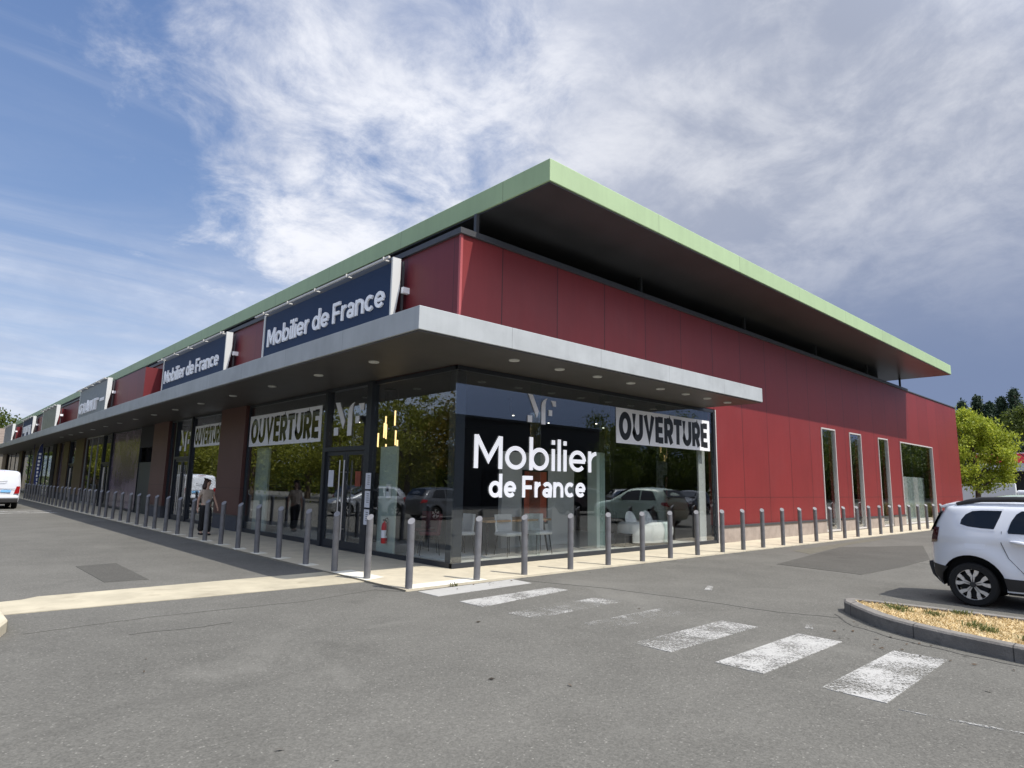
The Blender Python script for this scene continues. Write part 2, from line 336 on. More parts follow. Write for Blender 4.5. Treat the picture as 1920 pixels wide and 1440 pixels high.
# ---------------------------------------------------------------- mesh helpers
class MB:
    def __init__(s): s.v = []; s.f = []
    def quad(s, *p):
        i = len(s.v); s.v += [tuple(q) for q in p]; s.f.append(tuple(range(i, i+len(p)))); return s
    def box(s, x0, x1, y0, y1, z0, z1):
        i = len(s.v)
        s.v += [(x0,y0,z0),(x1,y0,z0),(x1,y1,z0),(x0,y1,z0),(x0,y0,z1),(x1,y0,z1),(x1,y1,z1),(x0,y1,z1)]
        for f in ((3,2,1,0),(4,5,6,7),(0,1,5,4),(1,2,6,5),(2,3,7,6),(3,0,4,7)): s.f.append(tuple(i+k for k in f))
        return s
    def prism(s, poly, z0, z1):
        """outline in x-y extruded from z0 to z1"""
        a = sum(p[0]*q[1]-q[0]*p[1] for p, q in zip(poly, poly[1:]+poly[:1]))
        if a < 0: poly = poly[::-1]
        i = len(s.v); n = len(poly)
        s.v += [(x, y, z0) for x, y in poly]+[(x, y, z1) for x, y in poly]
        s.f.append(tuple(range(i+n-1, i-1, -1))); s.f.append(tuple(range(i+n, i+2*n)))
        for k in range(n): s.f.append((i+k, i+(k+1) % n, i+n+(k+1) % n, i+n+k))
        return s
    def map(s, fn): s.v = [tuple(fn(*p)) for p in s.v]; return s
    def tube(s, pts, rad, n=10, cap=True):
        pts = [Vector(p) for p in pts]
        if not hasattr(rad, '__len__'): rad = [rad]*len(pts)
        rings = []
        up = Vector((0, 0, 1)); prev = None
        for k, p in enumerate(pts):
            d = (pts[min(k+1, len(pts)-1)]-pts[max(k-1, 0)]).normalized()
            if prev is None:
                a = d.cross(up)
                if a.length < 1e-3: a = d.cross(Vector((1, 0, 0)))
            else: a = prev-d*prev.dot(d)
            a.normalize(); prev = a; b = d.cross(a)
            i = len(s.v); rings.append(i)
            for j in range(n):
                w = 2*math.pi*j/n
                s.v.append(tuple(p+(a*math.cos(w)+b*math.sin(w))*rad[k]))
        for a, b in zip(rings, rings[1:]):
            for j in range(n): s.f.append((a+j, a+(j+1) % n, b+(j+1) % n, b+j))
        if cap:
            s.f.append(tuple(rings[0]+j for j in range(n-1, -1, -1))); s.f.append(tuple(rings[-1]+j for j in range(n)))
        return s
    def lathe(s, prof, n=24, axis='z'):
        rings = []
        for r, h in prof:
            i = len(s.v); rings.append(i)
            for j in range(n):
                w = 2*math.pi*j/n; a, b = r*math.cos(w), r*math.sin(w)
                s.v.append((a, b, h) if axis == 'z' else ((a, h, b) if axis == 'y' else (h, a, b)))
        for a, b in zip(rings, rings[1:]):
            for j in range(n): s.f.append((a+j, a+(j+1) % n, b+(j+1) % n, b+j))
        s.f.append(tuple(rings[0]+j for j in range(n))); s.f.append(tuple(rings[-1]+j for j in range(n)))
        return s
    def nocap(s): s.f = [f for f in s.f if len(f) < 10]; return s
    def wall(s, u0, u1, z0, z1, holes, d0, d1, ax):
        """wall in the u-z plane with rectangular holes; u runs along x (ax=0) or y (ax=1); d0 outer, d1 inner depth"""
        us = sorted({u0, u1} | {h[0] for h in holes} | {h[1] for h in holes}); zs = sorted({z0, z1} | {h[2] for h in holes} | {h[3] for h in holes})
        us = [u for u in us if u0 <= u <= u1]; zs = [z for z in zs if z0 <= z <= z1]
        P = (lambda u, z, d: (u, d, z)) if ax == 0 else (lambda u, z, d: (d, u, z))
        full = lambda i, j: 0 <= i < len(us)-1 and 0 <= j < len(zs)-1 and not any(h[0] <= us[i] < h[1] and h[2] <= zs[j] < h[3] for h in holes)
        for i in range(len(us)-1):
            for j in range(len(zs)-1):
                if not full(i, j): continue
                a, b, c, d = us[i], us[i+1], zs[j], zs[j+1]
                s.quad(P(a, c, d0), P(b, c, d0), P(b, d, d0), P(a, d, d0)); s.quad(P(a, c, d1), P(a, d, d1), P(b, d, d1), P(b, c, d1))
                if not full(i-1, j): s.quad(P(a, c, d0), P(a, d, d0), P(a, d, d1), P(a, c, d1))
                if not full(i+1, j): s.quad(P(b, c, d0), P(b, c, d1), P(b, d, d1), P(b, d, d0))
                if not full(i, j-1): s.quad(P(a, c, d0), P(a, c, d1), P(b, c, d1), P(b, c, d0))
                if not full(i, j+1): s.quad(P(a, d, d0), P(b, d, d0), P(b, d, d1), P(a, d, d1))
        return s
    def build(s, name, m, parent=None, smooth=False, bevel=0., merge=True, loc=None, angle=35):
        me = bpy.data.meshes.new(name); me.from_pydata(s.v, [], s.f)
        bm = bmesh.new(); bm.from_mesh(me)
        if merge: bmesh.ops.remove_doubles(bm, verts=bm.verts, dist=1e-5)
        bmesh.ops.recalc_face_normals(bm, faces=bm.faces)
        bm.to_mesh(me); bm.free()
        return link(name, me, m, parent, smooth, bevel, loc, angle)

def link(name, me, m, parent=None, smooth=False, bevel=0., loc=None, angle=35):
    me.materials.append(M[m] if isinstance(m, str) else m)
    if smooth:
        for p in me.polygons: p.use_smooth = True
        try: me.set_sharp_from_angle(angle=R(angle))
        except Exception: pass
    o = bpy.data.objects.new(name, me); COL.objects.link(o)
    if parent: o.parent = parent
    if loc: o.location = loc
    if bevel:
        b = o.modifiers.new('bevel', 'BEVEL'); b.width = bevel; b.segments = 2; b.limit_method = 'ANGLE'; b.angle_limit = R(40)
    return o

def tag(o, label, cat, group=None):
    o['label'] = label; o['category'] = cat
    if group: o['group'] = group
    return o
def thing(name, label, cat, loc=(0, 0, 0), rz=0., group=None):
    o = bpy.data.objects.new(name, None); COL.objects.link(o); o.location = loc; o.rotation_euler = (0, 0, rz); o.empty_display_size = .3
    return tag(o, label, cat, group)
def kind(o, k='structure'): o['kind'] = k; return o
def dup(root, loc=None, rz=None, label=None, group=None):
    def cp(o, par):
        c = o.copy(); COL.objects.link(c); c.parent = par
        for ch in list(o.children): cp(ch, c)
        return c
    r = cp(root, None)
    if loc: r.location = loc
    if rz is not None: r.rotation_euler = (0, 0, rz)
    if label: r['label'] = label
    if group: r['group'] = group
    return r

# ---------------------------------------------------------------- lettering (drawn as strokes)
def arc(cx, cy, rx, ry, a0, a1, n=18):
    return [(cx+rx*math.cos(R(a0+(a1-a0)*k/n)), cy+ry*math.sin(R(a0+(a1-a0)*k/n))) for k in range(n+1)]
def glyph(ch, w):
    """strokes [(points, closed)] in units of the capital height, and the width"""
    h = w/2; X = .735; r = X/2-h; c = X/2
    if ch == 'M': return [([(h, 0), (h, 1)], 0), ([(.96-h, 0), (.96-h, 1)], 0), ([(h*1.1, 1-h*.3), (.48, .27), (.96-h*1.1, 1-h*.3)], 0)], .96
    if ch == 'o': return [(arc(c, c, r+.015, r, 0, 360, 32)[:-1], 1)], X+.03
    if ch == 'b': return [([(h, 0), (h, 1.06)], 0), (arc(c+.03, c, r, r, 0, 360, 32)[:-1], 1)], X+.03
    if ch == 'd': return [([(X+.03-h, 0), (X+.03-h, 1.06)], 0), (arc(c, c, r, r, 0, 360, 32)[:-1], 1)], X+.03
    if ch == 'i': return [([(h, 0), (h, X-.01)], 0), ([(h, .87), (h, .87+w*1.1)], 0)], w
    if ch == 'l': return [([(h, 0), (h, 1.06)], 0)], w
    if ch == 'e': return [(arc(c, c, r, r, 0, 318, 28), 0), ([(w*.7, c-.01), (X-h*.6, c-.01)], 0)], X
    if ch == 'c': return [(arc(c, c, r, r, 46, 314, 24), 0)], X*.90
    if ch == 'r': return [([(h, 0), (h, X)], 0), (arc(.40, X-.40, .40-h, .40-h, 180, 95, 10), 0)], .41
    if ch == 'n': return [([(h, 0), (h, X)], 0), (arc(.345, X-.345, .345-h, .345-h, 180, 0, 16)+[(.69-h, 0)], 0)], .69
    if ch == 'a': return [(arc(.31, X-.29, .29-h*.6, .29-h, 150, 0, 14)+[(.60-h*1.1, 0)], 0), (arc(.29, .215, .27-h*.8, .215-h*.9, 0, 360, 26)[:-1], 1)], .61
    if ch == 'F': return [([(h, 0), (h, 1)], 0), ([(w*.9, 1-h), (.66, 1-h)], 0), ([(w*.9, .47), (.60, .47)], 0)], .68
    if ch == 'O': return [(arc(.40, .5, .40-h, .5-h*.8, 0, 360, 36)[:-1], 1)], .80
    if ch == 'U': return [([(h, 1), (h, .36)]+arc(.36, .36, .36-h, .36-h*.8, 180, 360, 16)+[(.72-h, 1)], 0)], .72
    if ch == 'V': return [([(h*.95, 1), (.38, h*1.02), (.76-h*.95, 1)], 0)], .76
    if ch == 'E': return [([(h, 0), (h, 1)], 0), ([(w*.9, 1-h*.8), (.56, 1-h*.8)], 0), ([(w*.9, .5), (.52, .5)], 0), ([(w*.9, h*.8), (.57, h*.8)], 0)], .59
    if ch == 'R': return [([(h, 0), (h, 1)], 0), ([(w*.9, 1-h*.8), (.38, 1-h*.8)]+arc(.38, .66, .30-h, .34-h*.8, 90, -90, 12)+[(w*.9, .32+h*.8)], 0), ([(.36, .38), (.62-h*.6, 0)], 0)], .67
    if ch == 'T': return [([(.31, 0), (.31, 1-w*.75)], 0), ([(0, 1-h*.8), (.62, 1-h*.8)], 0)], .62
    if ch == 'G': return [(arc(.40, .5, .40-h, .5-h*.8, 52, 330, 26)+[(.80-h, .46), (.46, .46)], 0)], .80
    if ch == 'I': return [([(h, 0), (h, 1)], 0)], w
    if ch == 'A': return [([(h*.8, 0), (.40, 1-h*.4), (.80-h*.8, 0)], 0), ([(.24, .26), (.56, .26)], 0)], .80
    if ch == 'N': return [([(h, 0), (h, 1)], 0), ([(.74-h, 0), (.74-h, 1)], 0), ([(h*1.05, 1-h*.4), (.74-h*1.05, h*.4)], 0)], .74
    return [], .3
def ribbon(mb, pts, closed, w, d0, d1):
    n = len(pts); L = []; Q = []
    for k in range(n):
        if closed: a, b = pts[k-1], pts[(k+1) % n]; p = pts[k]; d1v = (p[0]-a[0], p[1]-a[1]); d2v = (b[0]-p[0], b[1]-p[1])
        else:
            p = pts[k]; a = pts[max(k-1, 0)]; b = pts[min(k+1, n-1)]
            d1v = (p[0]-a[0], p[1]-a[1]) if k else (b[0]-p[0], b[1]-p[1]); d2v = (b[0]-p[0], b[1]-p[1]) if k < n-1 else d1v
        u = lambda v: (lambda m: (v[0]/m, v[1]/m))(math.hypot(*v) or 1)
        d1u, d2u = u(d1v), u(d2v); n1 = (-d1u[1], d1u[0]); n2 = (-d2u[1], d2u[0])
        m = u((n1[0]+n2[0], n1[1]+n2[1])); cosv = max(.5, m[0]*n1[0]+m[1]*n1[1]); e = w/2/cosv
        L.append((p[0]+m[0]*e, p[1]+m[1]*e)); Q.append((p[0]-m[0]*e, p[1]-m[1]*e))
    i = len(mb.v)
    for A, d in ((L, d1), (Q, d1), (Q, d0), (L, d0)): mb.v += [(x, y, d) for x, y in A]
    for k in range(n if closed else n-1):
        a, b = k, (k+1) % n
        for g in range(4): g2 = (g+1) % 4; mb.f.append((i+g*n+a, i+g2*n+a, i+g2*n+b, i+g*n+b))
    if not closed:
        mb.f.append((i, i+n, i+2*n, i+3*n)); mb.f.append((i+n-1, i+4*n-1, i+3*n-1, i+2*n-1))
def lettering(text, w, space=.11, wordspace=.28, d=1., slant=0.):
    """MB holding the text, capital height 1, baseline 0, starting at u=0; returns (mb, width). Strokes that cross lie 1 mm-scale apart."""
    mb = MB(); u = 0; lay = 0
    for ch in text:
        if ch == ' ': u += wordspace; continue
        st, adv = glyph(ch, w)
        for pts, cl in st:
            lay = (lay+1) % 4
            ribbon(mb, [(x+u+slant*y, y) for x, y in pts], cl, w, 0, d*(1-.04*lay))
        u += adv+space
    return mb, u-space
# ================================================================ SETTING
kind(MB().quad((-900, -900, 0), (900, -900, 0), (900, 1400, 0), (-900, 1400, 0)).build('ground', mat('far_ground', (.045, .05, .03), .95, var=.3, vscale=.05)))
kind(MB().quad((-70, -70, .004), (75, -70, .004), (75, 130, .004), (-70, 130, .004)).build('car_park', 'asphalt'))
pv = MB()
pv.prism([(-1.93, -1.42), (.8, -1.40), (7.7, -1.46), (15.5, -1.57), (23, -1.72), (38.5, -1.9), (38.5, .3), (.3, .3), (.3, 84), (-1.93, 84)], 0, .032)
kind(pv.build('pavement', 'pave'))
kind(MB().prism([(-1.93, -.25), (-1.93, 1.13), (-6.02, 1.13), (-6.20, .98), (-6.75, .88), (-7.9, .9), (-7.9, .0), (-6.49, -.01), (-4.2, -.16)], 0, .012).build('concrete_strip', 'strip'))
kind(MB().quad((-1.92, -.30, .036), (-1.50, -.16, .036), (-1.50, .95, .036), (-1.92, .86, .036)).quad((-1.86, -1.41, .036), (-.30, -1.40, .036), (-.30, -1.08, .036), (-1.70, -1.05, .036)).build('tactile_paving', 'tactile'))
kind(MB().prism([(6.29, -3.2), (6.03, -4.97), (8.2, -5.05), (10.4, -5.0), (14.7, -3.75), (11.8, -2.46), (9, -2.85)], .0, .009).build('asphalt_patch', 'patch'))
kind(MB().prism([(-5.1, 4.31), (-4.45, 4.42), (-4.5, 1.94), (-5.09, 2.01)], .0, .009).build('asphalt_patch', 'patch'))
kind(MB().prism([(9.6, -2.1), (9.1, -2.75), (13.0, -2.3), (17, -2.2), (17, -1.85)], .0, .007).build('asphalt_patch', asphalt_mat('pale_patch', (.14, .132, .104), .6)))
def ribbon_flat(name, pts, w, z, m):
    mb = MB(); ribbon(mb, pts, False, w, 0, z); return kind(mb.build(name, m))
def wob(pts, n, a):
    out = []
    for k in range(n+1):
        t = k/n*(len(pts)-1); i = min(int(t), len(pts)-2); f = t-i
        out.append((pts[i][0]*(1-f)+pts[i+1][0]*f+random.uniform(-a, a), pts[i][1]*(1-f)+pts[i+1][1]*f+random.uniform(-a, a)))
    return out
ribbon_flat('road_seam', wob([(.25, -1.55), (.75, -3.0), (.95, -4.2), (1.05, -5.6), (1.35, -6.3)], 40, .012), .016, .007, 'seam')
ribbon_flat('road_seam', wob([(-6.4, -1.25), (-5.2, -1.12), (-3.4, -1.25), (-2.2, -1.0), (-1.9, -1.45)], 40, .012), .007, .007, 'seam')
ribbon_flat('road_seam', wob([(1.55, -6.15), (1.0, -6.5), (.62, -7.1), (.38, -7.9), (.2, -9)], 30, .02), .02, .007, 'seam')
ribbon_flat('road_seam', wob([(-5.6, -1.9), (-4.9, -2.0), (-4.6, -1.95)], 14, .015), .016, .007, 'seam')
for nm, wear, q in (('bold', .12, [(-1.78, -1.53), (-1.78, -2.02), (.16, -1.94), (.19, -1.45)]), ('clear', .36, [(-1.78, -2.51), (-1.79, -3.0), (.13, -2.76), (.07, -2.44)]),
                    ('ghost', .62, [(-1.81, -3.5), (-1.77, -3.93), (.06, -3.89), (-.05, -3.45)]), ('ghost', .58, [(-1.5, -4.47), (-1.5, -4.86), (0, -4.88), (.03, -4.5)]),
                    ('faded', .50, [(-1.82, -5.41), (-1.82, -5.86), (-.03, -5.87), (-.05, -5.42)]), ('worn', .42, [(-1.81, -6.33), (-1.81, -6.79), (-.01, -6.79), (0, -6.32)]),
                    ('worn', .42, [(-1.82, -7.28), (-1.82, -7.76), (.03, -7.73), (.01, -7.27)])):
    key = 'paint_%s' % nm
    if key not in M: M[key] = paint_mat(key, wear)
    kind(MB().prism(q, .0, .010).build('zebra_stripe', key))
M['paint_line'] = paint_mat('paint_line', .56)
kind(MB().prism([(-1.9, -7.86), (-1.9, -7.94), (-1.65, -9.6), (-1.55, -9.6)], .0, .010).build('road_line', 'paint_line'))
kind(MB().prism([(1.9, -4.05), (1.95, -4.15), (2.35, -3.95), (2.3, -3.88)], .0, .010).build('road_line', 'paint_ghost'))
kind(MB().prism([(.35, -6.25), (.38, -6.33), (.62, -6.22), (.6, -6.16)], .0, .010).build('road_line', 'paint_faded'))
for k in range(6):      # far bay lines beside the van
    y = 23+k*1.1
kind(MB().prism([(-2.6, 26.2), (-2.6, 26.5), (-6, 26.5), (-6, 26.2)], 0, .010).prism([(-2.6, 24.6), (-2.6, 24.9), (-6, 24.9), (-6, 24.6)], 0, .010).build('road_line', 'paint_clear'))

# ---- traffic island on the right: kerb, soil, dry grass
isl = [(2.12, -6.16), (1.98, -6.10), (1.78, -6.18), (1.45, -6.45), (1.16, -6.72), (.98, -6.95), (.82, -7.22), (.68, -7.55), (.55, -7.95), (.42, -8.45), (.32, -9.0), (.22, -10), (.18, -11.5), (.18, -14), (2.5, -14), (2.45, -10), (2.36, -8), (2.28, -7), (2.2, -6.4)]
def inset_poly(poly, d):
    out = []; n = len(poly)
    for k in range(n):
        a, p, b = Vector(poly[k-1]), Vector(poly[k]), Vector(poly[(k+1) % n])
        u, v = (p-a).normalized(), (b-p).normalized(); n1 = Vector((-u.y, u.x)); n2 = Vector((-v.y, v.x)); m = (n1+n2).normalized(); out.append(tuple(p+m*d/max(.5, m.dot(n1))))
    return out
def kerb(poly, w, h):
    a = sum(p[0]*q[1]-q[0]*p[1] for p, q in zip(poly, poly[1:]+poly[:1]))
    if a < 0: poly = poly[::-1]
    rings = [(poly, 0), (poly, h-.02), (inset_poly(poly, .02), h), (inset_poly(poly, w), h), (inset_poly(poly, w), 0)]
    mb = MB(); n = len(poly)
    for q, z in rings: mb.v += [(x, y, z) for x, y in q]
    for g in range(4):
        for k in range(n): mb.f.append((g*n+k, g*n+(k+1) % n, (g+1)*n+(k+1) % n, (g+1)*n+k))
    return mb, inset_poly(poly, w)
kb, inner = kerb(isl, .15, .15)
kind(kb.build('kerb', 'kerbstone'))
kind(MB().prism(inner, .0, .125).build('island_soil', 'soil'))
def in_poly(x, y, poly):
    c = False
    for (x0, y0), (x1, y1) in zip(poly, poly[1:]+poly[:1]):
        if (y0 > y) != (y1 > y) and x < (x1-x0)*(y-y0)/(y1-y0)+x0: c = not c
    return c
def blades(name, m, n, region, poly, z0, hmin, hmax, lean, clumps=None):
    mb = MB(); k = 0
    while k < n:
        if clumps: c = random.choice(clumps); x, y = random.gauss(c[0], c[2]), random.gauss(c[1], c[2])
        else: x, y = random.uniform(*region[0]), random.uniform(*region[1])
        if poly and not in_poly(x, y, poly): k += .2; continue
        k += 1
        h = random.uniform(hmin, hmax); a = random.uniform(0, 6.28); l = random.uniform(.2, lean); w = random.uniform(.004, .009); b = random.uniform(0, 6.28)
        dx, dy = math.cos(b)*w, math.sin(b)*w; tx, ty = math.cos(a)*h*l, math.sin(a)*h*l
        i = len(mb.v)
        mb.v += [(x-dx, y-dy, z0), (x+dx, y+dy, z0), (x+dx*.7+tx*.5, y+dy*.7+ty*.5, z0+h*.6), (x-dx*.7+tx*.5, y-dy*.7+ty*.5, z0+h*.6), (x+tx, y+ty, z0+h*max(.15, 1-l*.5))]
        mb.f += [(i, i+1, i+2, i+3), (i+3, i+2, i+4)]
    return kind(mb.build(name, m, merge=False), 'stuff')
blades('dry_grass', 'straw', 7500, ((.4, 2.4), (-10, -6.1)), inner, .12, .012, .065, 1.9)
blades('green_weeds', 'weed', 800, None, inner, .12, .03, .10, 1.1, [(1.9, -6.72, .07), (1.78, -6.85, .05), (1.35, -7.7, .07), (1.2, -7.85, .04), (1.75, -7.2, .05), (1.0, -8.2, .06), (.85, -8.35, .05), (1.9, -8.4, .1), (2.1, -7.4, .05)])
kb2, in2 = kerb([(-6.53, -.45), (-6.52, -1.0), (-6.62, -1.35), (-6.9, -1.55), (-9, -1.7), (-9, -.1), (-6.8, -.1), (-6.6, -.2)], .15, .13)
kind(kb2.build('kerb', 'pave')); kind(MB().prism(in2, 0, .11).build('island_soil', 'soil'))
blades('weed_tuft', 'weed', 26, ((-1.1, -1.0), (-1.5, -1.42)), None, .0, .04, .12, .9)

# ================================================================ THE RETAIL BUILDING
B = thing('retail_building', 'long dark red retail building with pale green flat roof and silver canopy round its corner', 'building')
WT = 6.50                          # top of the red cladding
Wn = [(17.32, 18.67, .06, 3.91), (20.14, 21.45, .06, 3.91), (23.53, 24.83, .06, 3.91), (26.58, 31.92, .06, 3.91)]
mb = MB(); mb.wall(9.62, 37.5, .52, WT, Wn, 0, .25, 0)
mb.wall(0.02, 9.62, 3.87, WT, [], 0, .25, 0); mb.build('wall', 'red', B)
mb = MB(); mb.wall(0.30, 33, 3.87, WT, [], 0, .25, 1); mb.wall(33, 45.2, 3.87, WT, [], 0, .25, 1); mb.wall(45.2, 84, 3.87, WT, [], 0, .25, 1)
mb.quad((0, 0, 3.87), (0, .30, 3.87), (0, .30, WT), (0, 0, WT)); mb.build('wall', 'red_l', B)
for y0, y1, d in ((21, 34.5, -.60), (45, 56, -.34), (70, 80, -.45)):      # upper wall boxes that stand forward of the front
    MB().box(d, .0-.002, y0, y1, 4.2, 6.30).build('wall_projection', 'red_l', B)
MB().box(37.25, 37.5, .25, 60, 0, 6.5).build('wall', 'red', B)
p = MB()
for a, b in ((9.62, 17.30), (18.69, 20.12), (21.47, 23.51), (24.85, 26.56), (31.94, 37.5)):
    MB().box(a, b, -.05, .2, .0, .455).build('plinth', 'plinth', B); MB().box(a, b, -.075, .0, .457, .52).build('plinth_trim', 'coping', B)
MB().box(-.06, 28.35, -.06, .31, WT+.002, WT+.12).build('coping', 'coping', B); MB().box(28.352, 37.56, -.04, .31, WT+.001, WT+.05).build('coping', 'coping', B)
MB().box(-.06, .31, .312, 84, WT+.002, WT+.12).build('coping', 'coping', B)
MB().box(-.012, .045, -.012, .045, 4.26, WT).build('corner_trim', mat('red_trim', (.42, .09, .09), .4), B)
# the main roof
RX0, RX1, RY0, RY1 = .51, 28.3, -1.94, 82.3
MB().box(RX0, RX1, RY0, RY1, 7.135, 7.575).build('roof', 'green', B, bevel=.012)
MB().box(RX0+.03, RX1-.03, RY0+.03, RY1-.03, 7.110, 7.133).build('soffit', 'soffit', B)
MB().box(1.3, 27.0, .85, 81, 6.41, 7.108).build('clerestory', 'blddark', B)
MB().box(.3, 37.2, .3, 83.5, 6.28, 6.40).build('roof_deck', 'blddark', B)
for x in (.50, 6.2, 11.9, 17.6, 23.2, 27.85): MB().box(x-.04, x+.04, .10, .18, WT+.10, 7.109).build('strut', 'coping' if x < 1 else 'blddark', B)
for y in range(6, 82, 6): MB().box(.75, .83, y-.04, y+.04, WT-.1, 7.109).build('strut', 'blddark', B)
# the canopy
CX, CY = -2.12, -1.76
def Lpoly(o): return [(CX+o, CY+o), (9.0-o, CY+o), (9.0-o, -.012), (-.012, -.012), (-.012, 83.5), (CX+o, 83.5)]
can = MB().prism(Lpoly(0), 3.88, 4.25).build('canopy', 'alu', B, bevel=.008)
MB().prism(Lpoly(.03), 3.855, 3.878).build('canopy_soffit', 'csoffit', can)
lights = [(.42, -1.16), (1.66, -1.15), (2.81, -1.16), (3.95, -1.17), (5.08, -1.18), (6.19, -1.16), (7.2, -1.16), (8.26, -1.14)] + [(-1.25, y) for y in (.97, 3.25, 5.7, 8.32, 11, 13.6, 16.2, 18.8, 21.5, 24.2, 27, 30, 33, 36)]
dl = None
for x, y in lights:
    if dl is None:
        dl = MB().lathe([(.055, 3.853), (.055, 3.835), (.095, 3.832), (.10, 3.840), (.10, 3.8545)], 20).build('downlight', 'cheek', can, smooth=True)
        dl.location = (x, y, 0)
    else:
        c = dl.copy(); COL.objects.link(c); c.parent = can; c.location = (x, y, 0)
# ---- glazing of the side (faces the reader on the right)
sf = MB()
sf.box(0.03, 9.62, .0, .09, .032, .12); sf.box(.03, 9.62, .0, .09, 3.77, 3.853); sf.box(9.50, 9.618, -.01, .10, .121, 3.769)
sf.build('shopfront_frame', 'darkframe', B)
MB().box(9.575, 9.617, -.032, -.012, .035, 3.852).build('edge_trim', 'whiteframe', B)
for a, b in ((.012, 2.36), (2.366, 4.74), (4.746, 7.12), (7.126, 9.498)): MB().box(a, b, .03, .042, .121, 3.769).build('glass_pane', 'glass', B)
for x in (2.363, 4.743, 7.123): MB().box(x-.008, x+.008, .05, .36, .121, 3.769).build('glass_fin', 'fin', B)
# windows in the red wall
for a, b, z0, z1 in Wn:
    f = MB().wall(a+.002, b-.002, z0, z1-.002, [(a+.05, b-.05, z0+.06, z1-.05)], -.03, .12, 0).build('window', 'whiteframe', B)
    if b-a > 3:
        n = 3
        for k in range(n):
            u0 = a+.052+(b-a-.104)*k/n; u1 = a+.052+(b-a-.104)*(k+1)/n
            MB().box(u0, u1-.004, .03, .042, z0+.062, z1-.052).build('pane', 'glass', f)
            if k: MB().box(u0-.012, u0-.004, .045, .30, z0+.07, z1-.08).build('glass_fin', 'fin', f)
    else: MB().box(a+.052, b-.052, .03, .042, z0+.062, z1-.052).build('pane', 'glass', f)
    MB().box(a+.1, b-.1, .5, .52, .1, 2.3).build('blind', 'ipanel', f)
# ---- glazing and pillars of the long front
def bay(y0, y1, splits, m='glass', frame='darkframe'):
    f = MB(); f.wall(y0, y1, .032, 3.853, [(max(a, y0+.05), min(b, y1-.05), .14, 3.78) for a, b in splits], 0, .10, 1)
    fr = f.build('shopfront_frame', frame, B)
    for a, b in splits: MB().box(.035, .047, max(a, y0+.05)+.001, min(b, y1-.05)-.001, .141, 3.779).build('glass_pane', m, fr)
    return fr
def door_bay(y0, y1, m='glass', tz=2.30):
    f = MB(); f.wall(y0, y1, .032, 3.853, [(y0+.13, y1-.13, tz+.10, 3.78), (y0+.13, y1-.13, .04, tz)], -.05, .12, 1)
    fr = f.build('door_frame', 'darkframe', B)
    MB().box(.035, .047, y0+.131, y1-.131, tz+.101, 3.779).build('glass_pane', m, fr)
    c = (y0+y1)/2
    for s, (a, b) in ((-1, (y0+.135, c-.004)), (1, (c+.004, y1-.135))):
        d = MB(); d.wall(a, b, .045, tz-.005, [(a+.09, b-.09, .22, tz-.10)], .0, .06, 1)
        dr = d.build('door', 'darkframe', B)
        MB().box(.025, .035, a+.091, b-.091, .221, tz-.101).build('door_glass', m, dr)
        hy = (b-.10) if s < 0 else (a+.10)
        MB().tube([(-.07, hy, .25), (-.07, hy, 2.08)], .018, 10).tube([(-.07, hy, .5), (.0, hy, .5)], .010, 8).tube([(-.07, hy, 1.8), (.0, hy, 1.8)], .010, 8).build('handle', 'steel', dr, smooth=True)
MB().box(.03, .10, .03, 2.99, .032, .12).build('sill', 'darkframe', B)
MB().box(.03, .10, .03, 2.99, 3.77, 3.853).build('head_rail', 'darkframe', B)
MB().box(.030, .042, .043, 2.995, .121, 3.769).build('glass_pane', 'glass', B)
MB().box(.10, .32, .10, .32, .04, 3.85).build('corner_column', 'darkframe', B)
MB().box(-.06, .12, 3.0, 3.10, .032, 3.853).build('jamb', 'darkframe', B)
door_bay(3.105, 5.25)
bay(5.26, 10.38, [(5.31, 10.33)])
def pillar(y0, y1, m='brown'):
    MB().box(-.10, .14, y0, y1, .50, 3.853).build('pillar', m, B); MB().box(-.12, .13, y0-.002, y1+.002, .032, .455).build('pillar_plinth', 'darkplinth', B)
    MB().box(-.125, -.0, y0-.004, y1+.004, .457, .499).build('plinth_trim', 'coping', B)
pillar(10.40, 12.54)
bay(12.56, 15.72, [(12.61, 15.67)])
door_bay(15.74, 17.72)
bay(17.74, 18.52, [(17.79, 18.47)])
pillar(18.54, 20.70)
MB().box(.9, 1.0, 20.7, 23.2, .032, 2.9).build('door', 'passage', B)
MB().box(.02, .12, 21.0, 23.1, .034, 2.25).build('door', 'passage', B)
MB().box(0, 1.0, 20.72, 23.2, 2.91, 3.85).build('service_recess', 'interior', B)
bay(23.22, 28.8, [(23.27, 28.75)], 'graphic')
door_bay(28.82, 30.9, 'glassdark', 2.25)
bay(30.92, 35.9, [(30.97, 32.6), (32.66, 34.2), (34.26, 35.85)], 'glassdark', 'greyframe')
pillar(35.92, 38.6, 'bronze')
door_bay(38.62, 40.9, 'glassdark', 2.3)
pillar(40.92, 42.9, 'bronze'); bay(42.92, 44.7, [(42.97, 44.65)], 'graphic'); pillar(44.72, 45.8, 'bronze')
MB().box(-.15, .1, 45.82, 47.3, .032, 3.853).build('pillar', 'interior', B)
bay(47.32, 55.2, [(47.4, 50.6), (50.7, 53), (53.1, 55.1)])
pillar(55.22, 57.5, 'bronze'); bay(57.52, 65.8, [(57.6, 61), (61.1, 65.7)], 'glassdark'); pillar(65.82, 68, 'bronze'); bay(68.02, 79.5, [(68.1, 72), (72.1, 76), (76.1, 79.4)], 'glassdark'); pillar(79.52, 83.5, 'bronze')
